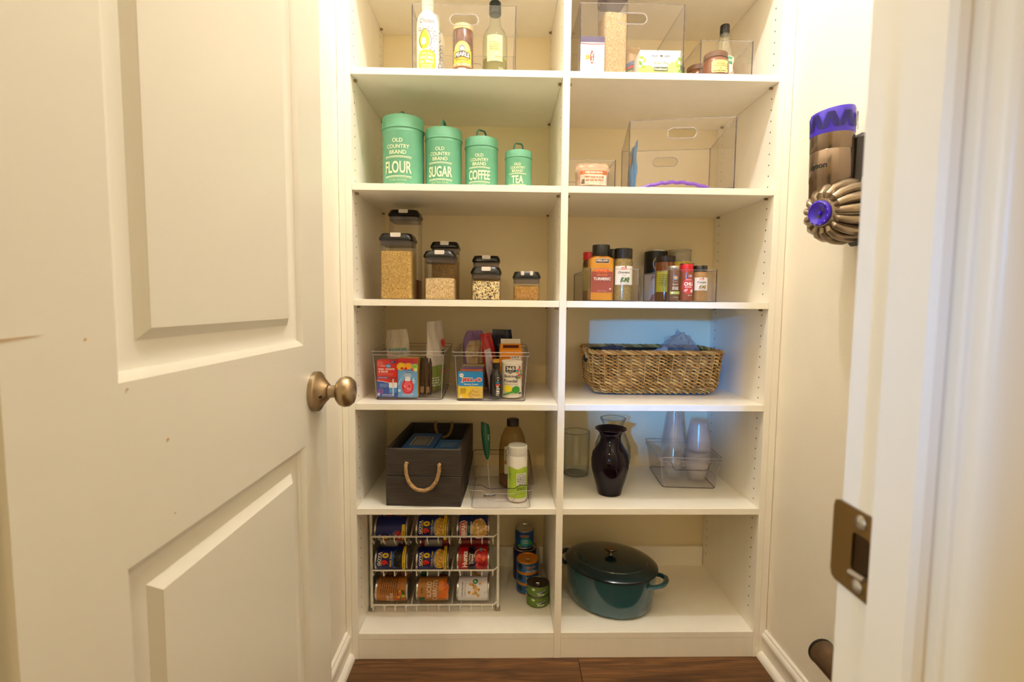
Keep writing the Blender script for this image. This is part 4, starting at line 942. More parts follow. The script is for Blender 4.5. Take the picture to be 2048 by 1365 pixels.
for k, (dx, dy, tl) in enumerate(((0, 0, .06), (.012, .016, .02), (.022, -.002, -.04), (-.010, .022, .08), (.034, .012, -.06), (.010, .040, .05))):
    a = Art(.3); a.rect(-.006, .01, .006, .03, '#8a6a4a')
    pouch('stick_packet', 'thin dark brown stick packet between the fruit punch box and the green bag', 'packet', xat(845, 770, .11)+dx*.75, .100+dy, zf+.001, .015, .118, .007, M('#4a3626', .25, var=.3, vscale=60), 0.4*k, tl, a, .15, .001, 30+k, group='dark stick packets')
# banana pudding box and those behind it
def jello(w, h):
    a = Art(); y = '#e8c62a'; bl = '#1c8ad0'
    a.rect(-w/2, 0, w/2, h, y).rect(-w/2, h*.46, w/2, h, bl).poly([(-w*.5, h*.46), (-w*.5, h*.52), (-w*.44, h*.46)], y)
    a.text('JELL-O', w*.04, h*.70, w*.84, h*.205, '#f6f0e4', .11).text('JELL-O', w*.04, h*.70, w*.78, h*.165, '#d01e24', .055)
    a.text('Banana Cream', w*.03, h*.545, w*.56, h*.05, '#f4ecd8', .03).text('PUDDING MIX', w*.05, h*.48, w*.2, h*.022, '#cfe4f4')
    a.ell(-w*.36, h*.88, w*.085, h*.075, '#f4efe4', 14).text('ZERO', -w*.36, h*.885, w*.12, h*.035, bl, .02)
    a.poly([(w*.5, h*.46), (w*.5, 0), (w*.02, 0), (-w*.07, h*.08), (-w*.10, h*.17), (-w*.04, h*.28), (w*.12, h*.36), (w*.22, h*.41), (w*.34, h*.40), (w*.44, h*.44)], '#d8b85a')
    for k in range(3): a.arc(w*.24, h*(.14+.09*k), w*(.30-.07*k), 2.6, 5.3, .0022, '#b08a34', 12, .5)
    a.lines(-w*.29, h*.38, w*.22, 6, h*.035, h*.018, '#8a7420', 5).rect(-w*.42, h*.03, -w*.32, h*.11, '#f2e8c0').text('NET WT 5.1 OZ', w*.28, h*.03, w*.26, h*.025, '#f8f2dc', .01)
    return a
w = 50*mpp(.060); h = at(939, 745, .060).z-zf
carton('pudding_box', 'blue and yellow banana cream pudding box at the bin front', 'box', xat(941, 770, .060), .060, zf, w, h, .030, '#2a86c0', -.01, jello(w, h))
w2 = w*.97
for k, (c, nm) in enumerate((('#c8642a', 'orange'), ('#6a4a9a', 'purple'), ('#8a8078', 'grey'), ('#c0a47c', 'tan'))):
    carton('pudding_box', '%s pudding box, %s behind the blue and yellow one' % (nm, ('first', 'second', 'third', 'fourth')[k]), 'box', xat(943, 770, .10)+.001*k, .0925+.0262*k, zf, w2*.96, h+.003+.002*k, .024, c, 0)
def ppouch(*a, **k): return pouch(*a, **k)
a = Art(.5); a.poly([(-.030, .09), (.034, .085), (.036, .155), (.015, .168), (-.020, .165), (-.034, .130)], '#c2ae8a')
for k in range(9): a.line([(-.018+.006*k, .125), (-.022+.0065*k, .152)], .0022, '#8a2a2a')
a.rect(.0, .062, .045, .088, '#3f7a2a', 4).rect(.0, .040, .045, .062, '#2a2c24', 4).text('RAW', .0, .112, .02, .008, '#5a3a2a')
pouch('snack_bag', 'purple edged bag with a tan front in the right-hand bin', 'bag', xat(952, 720, .245), .248, zf+.001, .084, .200, .05, M('#8a6aa0', .45), .1, -.03, a, .35, .005, 41, seal=M('#9a78b4', .4), rnd_top=.42)
a = Art(.4); a.text('Corn', -.002, .085, .035, .012, '#c8b8c0', .02, .2, 1.4)
pouch('snack_bag', 'red bag with a folded-over top leaning in the right-hand bin', 'bag', xat(988, 740, .21), .218, zf+.001, .048, .195, .026, M('#b02420', .35, var=.15, vscale=20), .5, -.17, a, .3, .003, 43, seal=M('#c82a20', .35))
pouch('snack_bag', 'clear white bag side with red lettering against the red bag', 'bag', xat(986, 750, .14), .150, zf+.001, .034, .150, .014, M('#b8b0b4', .25, var=.15, vscale=40), .9, -.20, Art().text('Corn', 0, .09, .04, .012, '#b8304a', .02, .2, 1.5), .4, .002, 44)
pouch('snack_bag', 'dark navy crinkled bag behind the orange carton', 'bag', xat(1001, 720, .24), .25, zf, .075, .205, .04, M('#1c2034', .25, var=.3, vscale=40), .1, .02, None, .3, .004, 47)
def soda():
    Y = .142; x = xat(1022, 740, Y); w = 45*mpp(Y); H = at(1020, 683, Y).z-zf; o = thing('baking_soda_carton', 'orange gable-top carton behind the baking powder can', 'carton', (x, Y, zf), .06); OR = M('#dd8a14', .45)
    G().box(-w/2, w/2, 0, .06, 0, H-.028, .0008).build('body', OR, o)
    G().loft([[(-w/2, 0, H-.028), (w/2, 0, H-.028), (w/2, .06, H-.028), (-w/2, .06, H-.028)], [(-w/2+.004, .024, H-.010), (w/2-.004, .024, H-.010), (w/2-.004, .036, H-.010), (-w/2+.004, .036, H-.010)]]).build('gable', OR, o)
    G().box(-w/2+.004, w/2-.004, .028, .032, H-.012, H+.006, .0006).build('top_fin', M('#d8d0c4', .5), o)
    a = Art(); a.rect(-w*.02, H*.30, w*.44, H*.72, '#e4ddd2').lines(w*.21, H*.70, w*.40, 9, H*.045, H*.018, '#4a4038', 3).lines(-w*.26, H*.70, w*.38, 8, H*.05, H*.014, '#a8600c', 9); a.build('front_print', o, FLAT())
    a = Art(); a.rect(-w*.35, 0, w*.35, .012, '#5a1c10'); f0 = lambda u, v, hh: (u, .006+v*.8-hh, H-.022+v*.7); a.build('gable_print', o, f0)
soda()
o = thing('vanilla_bottle', 'small black extract bottle with a yellow cap band between the pudding box and the can', 'bottle', (xat(992, 770, .075), .080, zf))
r = 12.5*mpp(.075); H = at(992, 719, .075).z-zf
lathe_part(o, 'body', [(r*.9, 0), (r, .003), (r, H*.50), (r*.92, H*.58), (r*.60, H*.68), (r*.52, H*.72), (r*.52, H*.90), (0, H*.90)], M('#0e0c0a', .12, coat=.5), 32)
lathe_part(o, 'cap', [(r*.54, H*.74), (r*.60, H*.75), (r*.60, H*.905), (r*.52, H*.915), (0, H*.915)], M('#14110e', .35), 24)
lathe_part(o, 'cap_band', [(r*.50, H*.91), (r*.54, H*.915), (r*.54, H), (0, H)], M('#c8921a', .4), 24)
a = Art(); a.arc(.006, H*.50, .005, .5, 2.6, .0012, '#d8d4cc').text('5', .006, H*.47, .004, .006, '#d8d4cc').rect(.000, H*.40, .010, H*.43, '#2a8ab8').rect(.001, H*.375, .011, H*.398, '#2a6a98').poly([(p[0]+.006, p[1]+H*.345) for p in rr(.014, .006, .0025)], '#d0482c').lines(.006, H*.30, .010, 3, .0065, .004, '#d8d4cc', 3).lines(.006, H*.17, .010, 3, .005, .003, '#d8d4cc', 6); a.build('label_print', o, CYL(r+.0003))
Y = .068; r = 42.5*mpp(Y)/2; H = at(1023, 724, Y).z-zf
o = thing('baking_powder_can', 'white baking powder can with coloured leaves and a green scoop', 'can', (xat(1023.5, 770, Y), Y+r, zf))
lathe_part(o, 'body', [(r*.97, 0), (r, .002), (r*.99, .004), (r*.99, H*.94), (0, H*.94)], M('#ece4d4', .45), 44)
lathe_part(o, 'lid', [(r*1.0, H*.925), (r*1.03, H*.93), (r*1.03, H*.99), (r*.98, H), (r*.95, H-.003), (0, H-.003)], M('#efe9de', .4), 44)
a = Art(.5); dk = '#24262c'
a.poly([(-.021, .115), (.012, .115), (.012, .094), (-.0045, .088), (-.021, .094)], dk).text('365', -.0045, .1065, .027, .0125, '#f2ece0', .03).lines(-.0045, .096, .022, 2, .0035, .0018, '#c8c4bc', 2)
a.text('Baking', -.003, .0775, .041, .0115, dk, .015).text('Powder', -.002, .062, .046, .0115, dk, .015).text('Aluminum Free', -.003, .0495, .043, .0048, dk)
for (cu, cv, c, t) in ((.026, .110, '#c83a4a', 1.5), (.021, .101, '#d8404e', 2.1), (.018, .091, '#e0902a', 2.8), (.021, .082, '#d03a4c', .6), (.031, .096, '#4a9a4a', 1.4), (.030, .084, '#3f9ab0', .9), (.016, .098, '#2aa0b0', 2.5), (.018, .072, '#4a9a4a', .7), (.027, .073, '#e0902a', 1.2), (.036, .080, '#e05a2a', .5)): a.ell(cu, cv, .0062, .0030, c, 10, t)
a.line([(.022, .070), (.030, .090), (.033, .105)], .0008, '#8a6a4a')
a.ell(-.012, .034, .012, .013, '#e8d41a', 16).ell(.013, .030, .0125, .0135, '#3f9a2a', 18).line([(.008, .024), (-.026, .011)], .0055, '#3f9a2a').rect(.022, .013, .032, .020, '#5a4a9a').rect(.024, .014, .030, .017, '#4aa04a').text('NET WT 8.1 OZ', -.008, .013, .026, .003, '#6a6a6a')
_c = CYL(r*.99+.0003); _f = lambda u, v, h: _c(u, v*.87, h); _f.maxlen = r*.16; a.build('label_print', o, _f)

# ================================================================== row 4, right: woven basket
def basket():
    x, y, w0, d0, w1, d1, H = .951, .265, .416, .230, .438, .252, .148
    o = thing('wicker_basket', 'rectangular woven seagrass basket with handle holes', 'basket', (x, y, Z4), math.radians(-.8))
    def weave(c, seed):
        return M(c, .5, bump=.4, bscale=160, var=.3, vscale=55, stretch=(1, 1, 4))
    mats = [weave('#b98238', 1), weave('#cf9d4e', 2), weave('#a06c2a', 3)]
    NP = 232
    def per(k, off=0.0):                         # perimeter points at height fraction k
        e = math.sin(min(1, k/.22)*PI/2); w = w0*.93+(w0*.07)*e+(w1-w0)*k+2*off; d = d0*.86+(d0*.14)*e+(d1-d0)*k+2*off; r = .045
        base = rr(w, d, r, 10); pts = []; L = [0]
        for i in range(len(base)): a, b = base[i], base[(i+1) % len(base)]; L.append(L[-1]+math.hypot(b[0]-a[0], b[1]-a[1]))
        for j in range(NP):
            t = L[-1]*j/NP; i = max(q for q in range(len(base)) if L[q] <= t); a, b = base[i], base[(i+1) % len(base)]; f = (t-L[i])/(L[i+1]-L[i] or 1)
            pts.append((a[0]+(b[0]-a[0])*f, a[1]+(b[1]-a[1])*f))
        return pts
    NW = 29                                       # stakes round the basket
    def nrm(p):
        i = p[0]/w1*2, p[1]/d1*2; l = math.hypot(*i) or 1; return (i[0]/l, i[1]/l)
    rows = 12; rnd = random.Random(5)
    for r in range(rows):
        k = (r+.5)/rows*.93; z = .006+k*(H-.010)
        pts = per(k)
        for q, mt in ((0, mats[r % 3]), (1, mats[(r+1) % 3])):
            path = []; rad = []
            for j, (px, py) in enumerate(pts):
                ph = NW*2*PI*j/NP+q*PI+(r % 2)*PI; nx, ny = nrm((px, py)); dn = .0050*math.sin(ph)
                if abs(px) > w1*.40 and abs(py) < .045 and .66 < k < .82 and px < 0: dn -= .004
                path.append((px+nx*dn, py+ny*dn, z+.0040*math.cos(ph)+rnd.uniform(-.0009, .0009))); rad.append(.0038+rnd.uniform(-.0007, .0008))
            G().tube(path, rad, 6, closed=True, flat=.75).build('weaver_strand', mt, o, ang=70)
    g = G().loft([[(px*.955, py*.94, .010+k*(H-.014)) for px, py in per(k)] for k in (0, .25, .5, .75, .97)], True, False); g.build('weave_shade_liner', M('#2a190a', .9), o)  # dark sheet inside the weave, coloured as the shade between strands
    for q in range(3):
        path = []; pts = per(1.0, .001)
        for j, (px, py) in enumerate(pts):
            ph = 20*2*PI*j/NP+q*2*PI/3; nx, ny = nrm((px, py)); path.append((px+nx*.0055*math.sin(ph), py+ny*.0055*math.sin(ph), H-.004+.0045*math.cos(ph)))
        G().tube(path, .0048, 6, closed=True).build('rim_strand', mats[(q+1) % 3], o, ang=70)
    st = M('#b98a44', .6)
    for j in range(0, NP, 8):
        pts = [(per(k)[j][0], per(k)[j][1]) for k in (.05, .3, .6, .95)]
        path = []
        for (px, py), k in zip(pts, (.05, .3, .6, .95)): nx, ny = nrm((px, py)); path.append((px+nx*.0030, py+ny*.0030, .006+k*(H-.010)))
        G().tube(path, .0019, 5).build('stake', st, o)
    for sx in (-1, 1):
        path = [(sx*(w1/2+.002+.004*math.sin(t)), .052*math.cos(t), H-.030+.024*math.sin(t)) for t in [PI*i/12 for i in range(13)]]
        G().tube(path, .0075, 8).build('handle', mats[1], o)
        G().loft([[(sx*(w1/2-.002), .036*math.cos(t), H-.036+.014*math.sin(t)) for t in [2*PI*i/16 for i in range(16)]], [(sx*(w1/2+.0035), .036*math.cos(t), H-.036+.014*math.sin(t)) for t in [2*PI*i/16 for i in range(16)]]]).build('handle_hole', M('#241608', .9), o)
basket()
def crumple(name, label, cat, loc, sx, sy, sz, mat, seed, amp=.5, n=15, group=None, peak=0.0):
    """soft crumpled lump with sharp folds"""
    rings = []; off = Vector((seed*7.1, seed*3.7, seed*1.9))
    for i in range(n+1):
        th = PI*i/n; r = []
        for j in range(n*2):
            f = 2*PI*j/(n*2); d = Vector((math.sin(th)*math.cos(f), math.sin(th)*math.sin(f), -math.cos(th)))
            k = 1+amp*(abs(noise.noise(d*1.7+off))*1.2+noise.noise(d*4.2+off)*.55+noise.noise(d*9+off)*.25-.25)
            p = peak*max(0, d.z)**3
            r.append((sx*k*d.x+p*.25*sx, sy*k*d.y, sz*(k*d.z+p)))
        rings.append(r)
    o = G().loft(rings, False, False).build(name, mat, None, loc, ang=0); return tag(o, label, cat, group)
ZB = Z4+.015
crumple('plastic_bag', 'crumpled clear plastic bag sticking out of the woven basket', 'bag', (1.068, .285, ZB+.110), .068, .055, .058, CLEAR((.90, .90, .92), .10, 1.6, .12, (.75, .75, .78), edge=.7), 3, .55, 17, None, .35)
crumple('plastic_bag', 'low white crumpled bag beside the clear bag in the basket', 'bag', (.985, .235, ZB+.085), .048, .042, .048, CLEAR((.88, .89, .92), .12, 1.6, .25, (.78, .8, .86), edge=.8), 5, .5)
crumple('wrapped_bundle', 'dark blue and grey bundle lying in the left part of the basket', 'bundle', (.835, .275, ZB+.095), .058, .050, .046, M('#3a3f4c', .35, var=.6, vscale=120, bump=.4, bscale=120), 9, .2)

# ================================================================== row 5, left: crate and frother bin
Z5 = ST[5]
def crate():
    W, D, H, t = .2300, .338, .179, .012; rz = math.radians(-3.0)
    o = thing('wooden_crate', 'dark stained wooden crate with rope handles and blue boxes inside', 'crate', (.1985, .018, Z5), rz)
    WD = M('#3b332c', .62, bump=.35, bscale=18, var=.42, vscale=9, stretch=(1.2, 1.2, 14), name='crate_wood')
    WS = M('#382f28', .62, bump=.35, bscale=18, var=.42, vscale=9, stretch=(14, 1.2, 14), name='crate_wood_side')
    for z0, z1 in ((.0, .094), (.0955, H)):
        G().box(-W/2, W/2, 0, t, z0, z1, .0012).build('front_board', WD, o); G().box(-W/2, W/2, D-t, D, z0, z1, .0012).build('back_board', WD, o)
        for s in (-1, 1): G().box(s*W/2-(t if s > 0 else 0), s*W/2+(0 if s > 0 else t), t+.0004, D-t-.0004, z0, z1, .0012).build('side_board', WS, o)
    G().box(-W/2+t, W/2-t, t, D-t, .002, .012).build('bottom_board', WS, o)
    RP = M('#b08c5a', .8, bump=.6, bscale=300, var=.3, vscale=120)
    def rope(yy, sg, up=False):
        n = 40; path = []
        for i in range(n+1):
            a = PI*i/n; xx = -.051*math.cos(a); zz = .134-.078*math.sin(a)**.8; ou = .012+.004*math.sin(a)
            if up: xx = .010-.030*math.cos(a); zz = .182-.050*math.sin(a)**.8
            path.append(Vector((xx, yy+sg*ou, zz)))
        path = [Vector((path[0].x, yy, path[0].z+.001))]+path+[Vector((path[-1].x, yy, path[-1].z+.001))]
        hd = G(); strands = []
        root = G().tube(path, .0030, 6).build('rope_handle', RP, o)
        for q in range(3):
            pp = []
            for i, p in enumerate(path):
                tn = (path[min(i+1, len(path)-1)]-path[max(i-1, 0)]).normalized(); u = tn.cross(Vector((0, 1, 0))).normalized(); v = tn.cross(u); a = 12*2*PI*i/len(path)+q*2*PI/3
                pp.append(p+(u*math.cos(a)+v*math.sin(a))*.0031)
            fine = []
            for i in range(len(pp)-1):
                for f in (0, .5): fine.append(pp[i].lerp(pp[i+1], f))
            G().tube(fine, .0036, 6).build('rope_strand', RP, root, ang=70)
    rope(0, -1); rope(D-t, -1, True)
    return o, rz
co, crz = crate()
def incrate(dx, dy, dz): return (.1985+dx*math.cos(crz)-dy*math.sin(crz), .018+dx*math.sin(crz)+dy*math.cos(crz), Z5+dz)
o = thing('paper_box', 'blue box with a silver framed panel lying in the crate', 'box', incrate(-.040, .172, .100), crz)
BLU = M('#1c62b0', .4)
G().box(-.052, .052, -.105, .105, 0, .055, .001).build('body', BLU, o)
a = Art(.3); a.rect(-.032, -.050, .032, .055, '#b8b8b4').rect(-.027, -.045, .027, .050, '#1a1c22').rect(-.023, -.040, .023, .045, '#8a929a').rect(-.023, .025, .023, .034, '#5a6470').text('PLATES', 0, .012, .03, .006, '#2a3038', .01)
a.build('top_print', o, lambda u, v, hh: (u, v, .055+hh))
o = thing('paper_box', 'bright blue box with pale print lying at the right side of the crate', 'box', incrate(.056, .130, .091), crz)
G().box(-.040, .040, -.075, .075, 0, .062, .001).build('body', M('#1f72bc', .4), o)
a = Art(.3); a.lines(0, .03, .05, 5, .012, .005, '#7ab0dc', 3); a.build('top_print', o, lambda u, v, hh: (u, v, .062+hh))
o = thing('paper_box', 'lower blue box supporting the framed-panel box in the crate', 'box', incrate(-.040, .172, .0125), crz)
G().box(-.053, .053, -.110, .110, 0, .0870, .001).build('body', M('#1a4f92', .45), o); Art().lines(0, .02, .08, 2, .01, .004, '#7aa8d8', 8).build('front_print', o, FLAT(-.11))
o = thing('paper_box', 'lower navy box under the bright blue box in the crate', 'box', incrate(.056, .130, .0125), crz)
G().box(-.040, .040, -.080, .080, 0, .0780, .001).build('body', M('#163a70', .45), o); Art().lines(0, .02, .06, 2, .01, .004, '#7aa8d8', 7).build('front_print', o, FLAT(-.08))

def low_bin():
    """low clear tray with a dipped front and sloping sides"""
    x0, x1, yf, yb = .3425, .5290, -.006, .285; hf, hb, wb = .076, .098, .80
    o = thing('clear_bin', 'low clear tray with a dipped front holding the milk frother', 'bin', ((x0+x1)/2, yf, Z5), 0); W = x1-x0; D = yb-yf
    N = 44; base = rr(W*.90, D*.94, .014, 10, (0, D/2)); top = rr(W+.012, D, .016, 10, (0, D/2))
    def hz(p):
        h = hf+(hb-hf)*max(0, min(1, p[1]/D))
        if p[1] < D*.2 and abs(p[0]) < W*.30: h -= .010*min(1, (W*.30-abs(p[0]))/.014)
        if p[1] > D*.2: h += .004*math.sin(p[1]/D*PI)
        return h
    def dens(b):
        q = []
        for i in range(len(b)):
            a, c = b[i], b[(i+1) % len(b)]; n = max(1, int(math.hypot(c[0]-a[0], c[1]-a[1])/.008))
            for j in range(n): q.append((a[0]+(c[0]-a[0])*j/n, a[1]+(c[1]-a[1])*j/n))
        return q
    t = dens(top); bb = [(p[0]*.90, D/2+(p[1]-D/2)*.94) for p in t]
    inn = lambda L, s: [(p[0]*s, D/2+(p[1]-D/2)*(1-(1-s)*W/D)) for p in L]
    ti, bi = inn(t, .975), inn(bb, .972)
    g = G().loft([[(p[0], p[1], 0.0004) for p in bb], [(p[0], p[1], hz(p)) for p in t], [(q[0], q[1], hz(p)) for p, q in zip(t, ti)], [(p[0], p[1], .003) for p in bi]], True, True); g.build('body', ACR, o)
    G().tube([(p[0], p[1], hz(p)) for p in t], .0013, 6, closed=True).build('rim', ACRE, o)
    G().tube([(p[0]*.985, p[1]+.001, hz(p)-.017) for p in t], .0009, 6, closed=True).build('rim_step', ACRL, o)
    G().tube([(p[0], p[1], .0014) for p in bb], .0013, 6, closed=True).build('base_edge', ACRL, o)
    hw = W*.24
    G().tube([(-hw-.006, .0005, hf-.026), (-hw, .001, hf-.030), (-hw+.004, .003, hf-.046), (-hw+.012, .004, hf-.052), (hw-.012, .004, hf-.052), (hw-.004, .003, hf-.046), (hw, .001, hf-.030), (hw+.006, .0005, hf-.026)], .0010, 6).build('finger_pull', ACRL, o)
    return o
low_bin()
zl = Z5+.0036
def frother():
    Y = .115; p = onz(975, 985, zl); base = Vector((.4005, .085, zl+.004)); top = at(970, 846, .135)
    ax = (top-base); L = ax.length; ax.normalize()
    rot = Vector((0, 0, 1)).rotation_difference(ax).to_matrix().to_4x4()
    o = thing('milk_frother', 'green handheld milk frother standing on its whisk in the clear tray', 'frother', base, 0, None, rot)
    GRN = M('#11553a', .35, name='frother_green')
    pr = [(.0030, L-.118), (.0075, L-.105), (.0115, L-.082), (.0140, L-.050), (.0145, L-.030), (.0135, L-.010), (.0125, L-.003)]
    g = G().lathe(pr+[(.0118, L-.001)], 28, sy=.9); g.v = [(x, y, z+(x*.9+.0 if z > L-.012 else 0)*-.5) for x, y, z in g.v]; g.build('handle', GRN, o)
    G().lathe([(.0110, 0), (.0095, .0016), (0, .002)], 24, sy=.9).xf(Matrix.Translation((0, 0, L-.0015)) @ Matrix.Rotation(.42, 4, 'Y')).build('switch_cap', M('#b8bcc0', .25, .9), o)
    G().tube([(0, 0, .004), (0, 0, L-.112)], .0013, 8).build('shaft', STEEL, o)
    G().tube([(.0185*math.cos(a), .0185*math.sin(a), .003) for a in [2*PI*i/28 for i in range(28)]], .0017, 6, closed=True).build('whisk_ring', M('#5a5a5e', .3, .9), o)
    G().tube([(-.0165, 0, .003), (0, 0, .006), (.0165, 0, .003)], .0010, 6).build('whisk_spoke', STEEL, o)
    a = Art(.3); a.text('Zulay', .002, 0, .020, .006, '#cfd8d2', .01, .1, -PI/2); a.build('handle_print', o, lambda u, v, hh: ((.0143+hh)*math.sin(.45+u/.0143), -(.0130+hh)*math.cos(.45+u/.0143), L-.048+v))
    for s in (-1, 1): G().lathe([(.0022, 0), (.0022, .002), (0, .0025)], 10).xf(Matrix.Translation((s*.0142, 0, L-.046)) @ Matrix.Rotation(s*PI/2, 4, 'Y')).build('side_button', M('#c8ccd0', .3, .8), o)
frother()
o = thing('syrup_bottle', 'large clear brown syrup bottle with a dark cap at the back of the tray', 'bottle', (xat(1025, 930, .200), .200, zl))
r = 55*mpp(.215)/2; H = at(1027, 836, .215).z-zl
lathe_part(o, 'body', [(r*.9, 0), (r, .005), (r, H*.52), (r*.97, H*.62), (r*.84, H*.74), (r*.62, H*.84), (r*.42, H*.895), (r*.40, H*.93), (0, H*.93)], CLEAR((.80, .70, .48), .04, 1.5, .10, (.4, .28, .1)), 40)
lathe_part(o, 'cap', [(r*.42, H*.895), (r*.44, H*.90), (r*.44, H*.995), (r*.40, H), (0, H)], M('#2a1a14', .4), 28)
lathe_part(o, 'syrup', [(r*.86, .002), (r*.95, .006), (r*.95, H*.13), (0, H*.13)], M('#5a2c10', .1, coat=.5), 36)
a = Art(.5); a.rect(-.030, H*.22, .030, H*.60, '#d8cfb4', 14).line([(-.030, H*.60), (-.015, H*.63), (.015, H*.63), (.030, H*.60)], .008, '#d8cfb4').rect(-.029, H*.36, -.022, H*.42, '#d8921a').text('Simple', -.024, H*.48, .05, .010, '#2a2620', .01, 0, PI/2).rect(-.018, H*.59, .018, H*.605, '#5a5a58')
a.build('label_print', o, CYL(r+.0004))
o = thing('supplement_jar', 'white jar with a lime green label standing in the clear tray', 'jar', (xat(1035, 950, .07), .068, zl))
r = 40*mpp(.068)/2; H = at(1035, 890, .068).z-zl
lathe_part(o, 'body', [(r*.88, 0), (r*.98, .005), (r, .012), (r, H*.80), (r*.97, H*.84), (0, H*.84)], M('#e6e2d8', .4), 40)
lathe_part(o, 'lid', [(r*.97, H*.825), (r*.985, H*.83), (r*.985, H*.985), (r*.92, H), (0, H)], M('#dcdcd8', .45), 40)
a = Art(.45); a.poly([(u, v) for u, v in [(-.034, H*.10), (.034, H*.10), (.034, H*.62), (.020, H*.59), (.0, H*.60), (-.015, H*.64), (-.034, H*.60)]], '#a6c034') if False else a.rect(-.036, H*.08, .036, H*.60, '#a3bf33', 24)
a.line([(-.036+.072*i/14, H*.60+.003*math.sin(i*.7)) for i in range(15)], .008, '#a3bf33')
a.rect(-.004, H*.32, .028, H*.53, '#f0eee6', 8).lines(.012, H*.51, .028, 7, H*.028, .0022, '#3a3a34', 3).lines(.012, H*.27, .03, 2, H*.03, .0022, '#4a5a1c', 5).text('FIT', -.024, H*.47, .008, .020, '#6a8a1c', .02).text('Organics', .014, H*.17, .018, .005, '#5a7a1c', 0, .3)
a.build('label_print', o, CYL(r+.0004))

# ================================================================== row 5, right: vases and cup stacks
GLS = CLEAR((.965, .975, .97), .02, 1.6, edge=.25); GLE = CLEAR((.72, .76, .74), .05, 1.7, .12, (.7, .74, .72))
def vase(label, x, y, prof, mat, t=.003, rim=True, flutes=0):
    o = thing('glass_vase', label, 'vase', (x, y, Z5)); n = 56
    outer = prof; inner = [(max(.002, r-t), z+(t if i == 0 else 0)) for i, (r, z) in enumerate(prof)][::-1]
    g = G().lathe(outer+inner, n)
    if flutes: g.v = [(x_*(1+.018*math.cos(flutes*math.atan2(y_, x_))), y_*(1+.018*math.cos(flutes*math.atan2(y_, x_))), z_) for x_, y_, z_ in g.v]
    g.build('body', mat, o, ang=50)
    if rim:
        r, z = prof[-1]; G().tube([((r-t/2)*math.cos(2*PI*i/48), (r-t/2)*math.sin(2*PI*i/48), z) for i in range(48)], t*.55, 8, closed=True).build('rim', GLE if mat is GLS else mat, o)
        if mat is GLS:
            r, z = prof[0]; G().tube([(r*math.cos(2*PI*i/48), r*math.sin(2*PI*i/48), z+.003) for i in range(48)], .0016, 6, closed=True).build('base_ring', GLE, o)
    return o
PUR = M('#10020c', .06, spec=.32, name='purple_glass')
s = mpp(.13)
def pv(rows, py0, kk):            # (half width px, y px) -> (r, z)
    return [(max(.001, a*kk), (py0-b)*kk*1.02) for a, b in rows]
vase('dark purple glass vase with a flared rim in front', .7945, .128, pv([(20, 994), (24, 993), (27, 980), (33, 960), (38, 938), (38.5, 925), (36, 910), (28, 897), (22.5, 888), (20.5, 880), (22, 872), (27, 865), (32, 861)], 994, 37*mpp(.128)/37), PUR, .0035)
vase('clear fluted glass vase with a thick rim behind the purple one', xat(1224, 930, .275), .275, [(.040, 0), (.045, .003), (.058, .040), (.064, .085), (.062, .120), (.050, .152), (.040, .172), (.036, .188), (.038, .202), (.0455, .218)], GLS, .003, True, 16)
vase('clear straight cylinder vase standing against the divider', xat(1152, 900, .318), .318, [(.042, 0), (.048, .003), (.049, .02), (.050, .158)], GLS, .0028, True)
fb_ = fridge_bin('clear bin holding stacks of clear plastic cups', 1.077, .172, Z5, .208, .235, .108, .180, .215, math.radians(-4.5), .013, pull=True)
CUP = CLEAR((.992, .993, .995), .08, 1.6, .045, (.97, .97, .98), edge=.97, gloss=.16); CUPM = CLEAR((.985, .98, .98), .18, 1.5, .13, (.98, .96, .95), edge=1.0, gloss=.12)
def cup_mesh(r0, r1, h, mat, ridges):
    pr = [(.001, .0006), (r0*.92, 0), (r0, .003)]
    for i in range(1, 9): k = i/8; pr.append((r0+(r1-r0)*k, .003+(h-.006)*k))
    pr += [(r1*1.05, h-.003), (r1*1.055, h-.0015), (r1*1.03, h)]
    return G().lathe(pr, 36).mesh('plastic_cup', mat, 40)
ca, cb = cup_mesh(.026, .041, .118, CUP, 0), cup_mesh(.024, .037, .062, CUP, 0)
cc, cd2 = cup_mesh(.030, .0435, .062, CUPM, 0), cup_mesh(.030, .0415, .070, CUPM, 0)
def stack(me, n, x, y, z, pitch, inv, label, group):
    for k in range(n):
        o = obj('plastic_cup', me, None, (x, y, z+k*pitch)); tag(o, label if k < n-1 else 'topmost '+label, 'cup', group)
        if inv: o.rotation_euler = (PI, 0, 0)
zc0 = Z5+.0062
xa_, ya_ = at(1345, 940, .262).x, .262
xb_, yb_ = at(1394, 940, .245).x, .252
stack(cb, 6, xa_, ya_, zc0, .0075, False, 'clear plastic cup in the lower left stack inside the bin', 'lower left cup stack')
stack(ca, 7, xa_, ya_, zc0+.062+5*.0075+.118+.001, .0062, True, 'tall clear plastic cup upside down in the tall left stack', 'tall upside-down cups')
stack(cc, 12, xb_, yb_, zc0, .0038, False, 'cloudy plastic cup in the wide right stack inside the bin', 'lower right cup stack')
stack(cd2, 9, xb_+.004, yb_, zc0+.062+11*.0038+.070+.001, .0046, True, 'cloudy plastic cup upside down on the right stack', 'upper right upside-down cups')

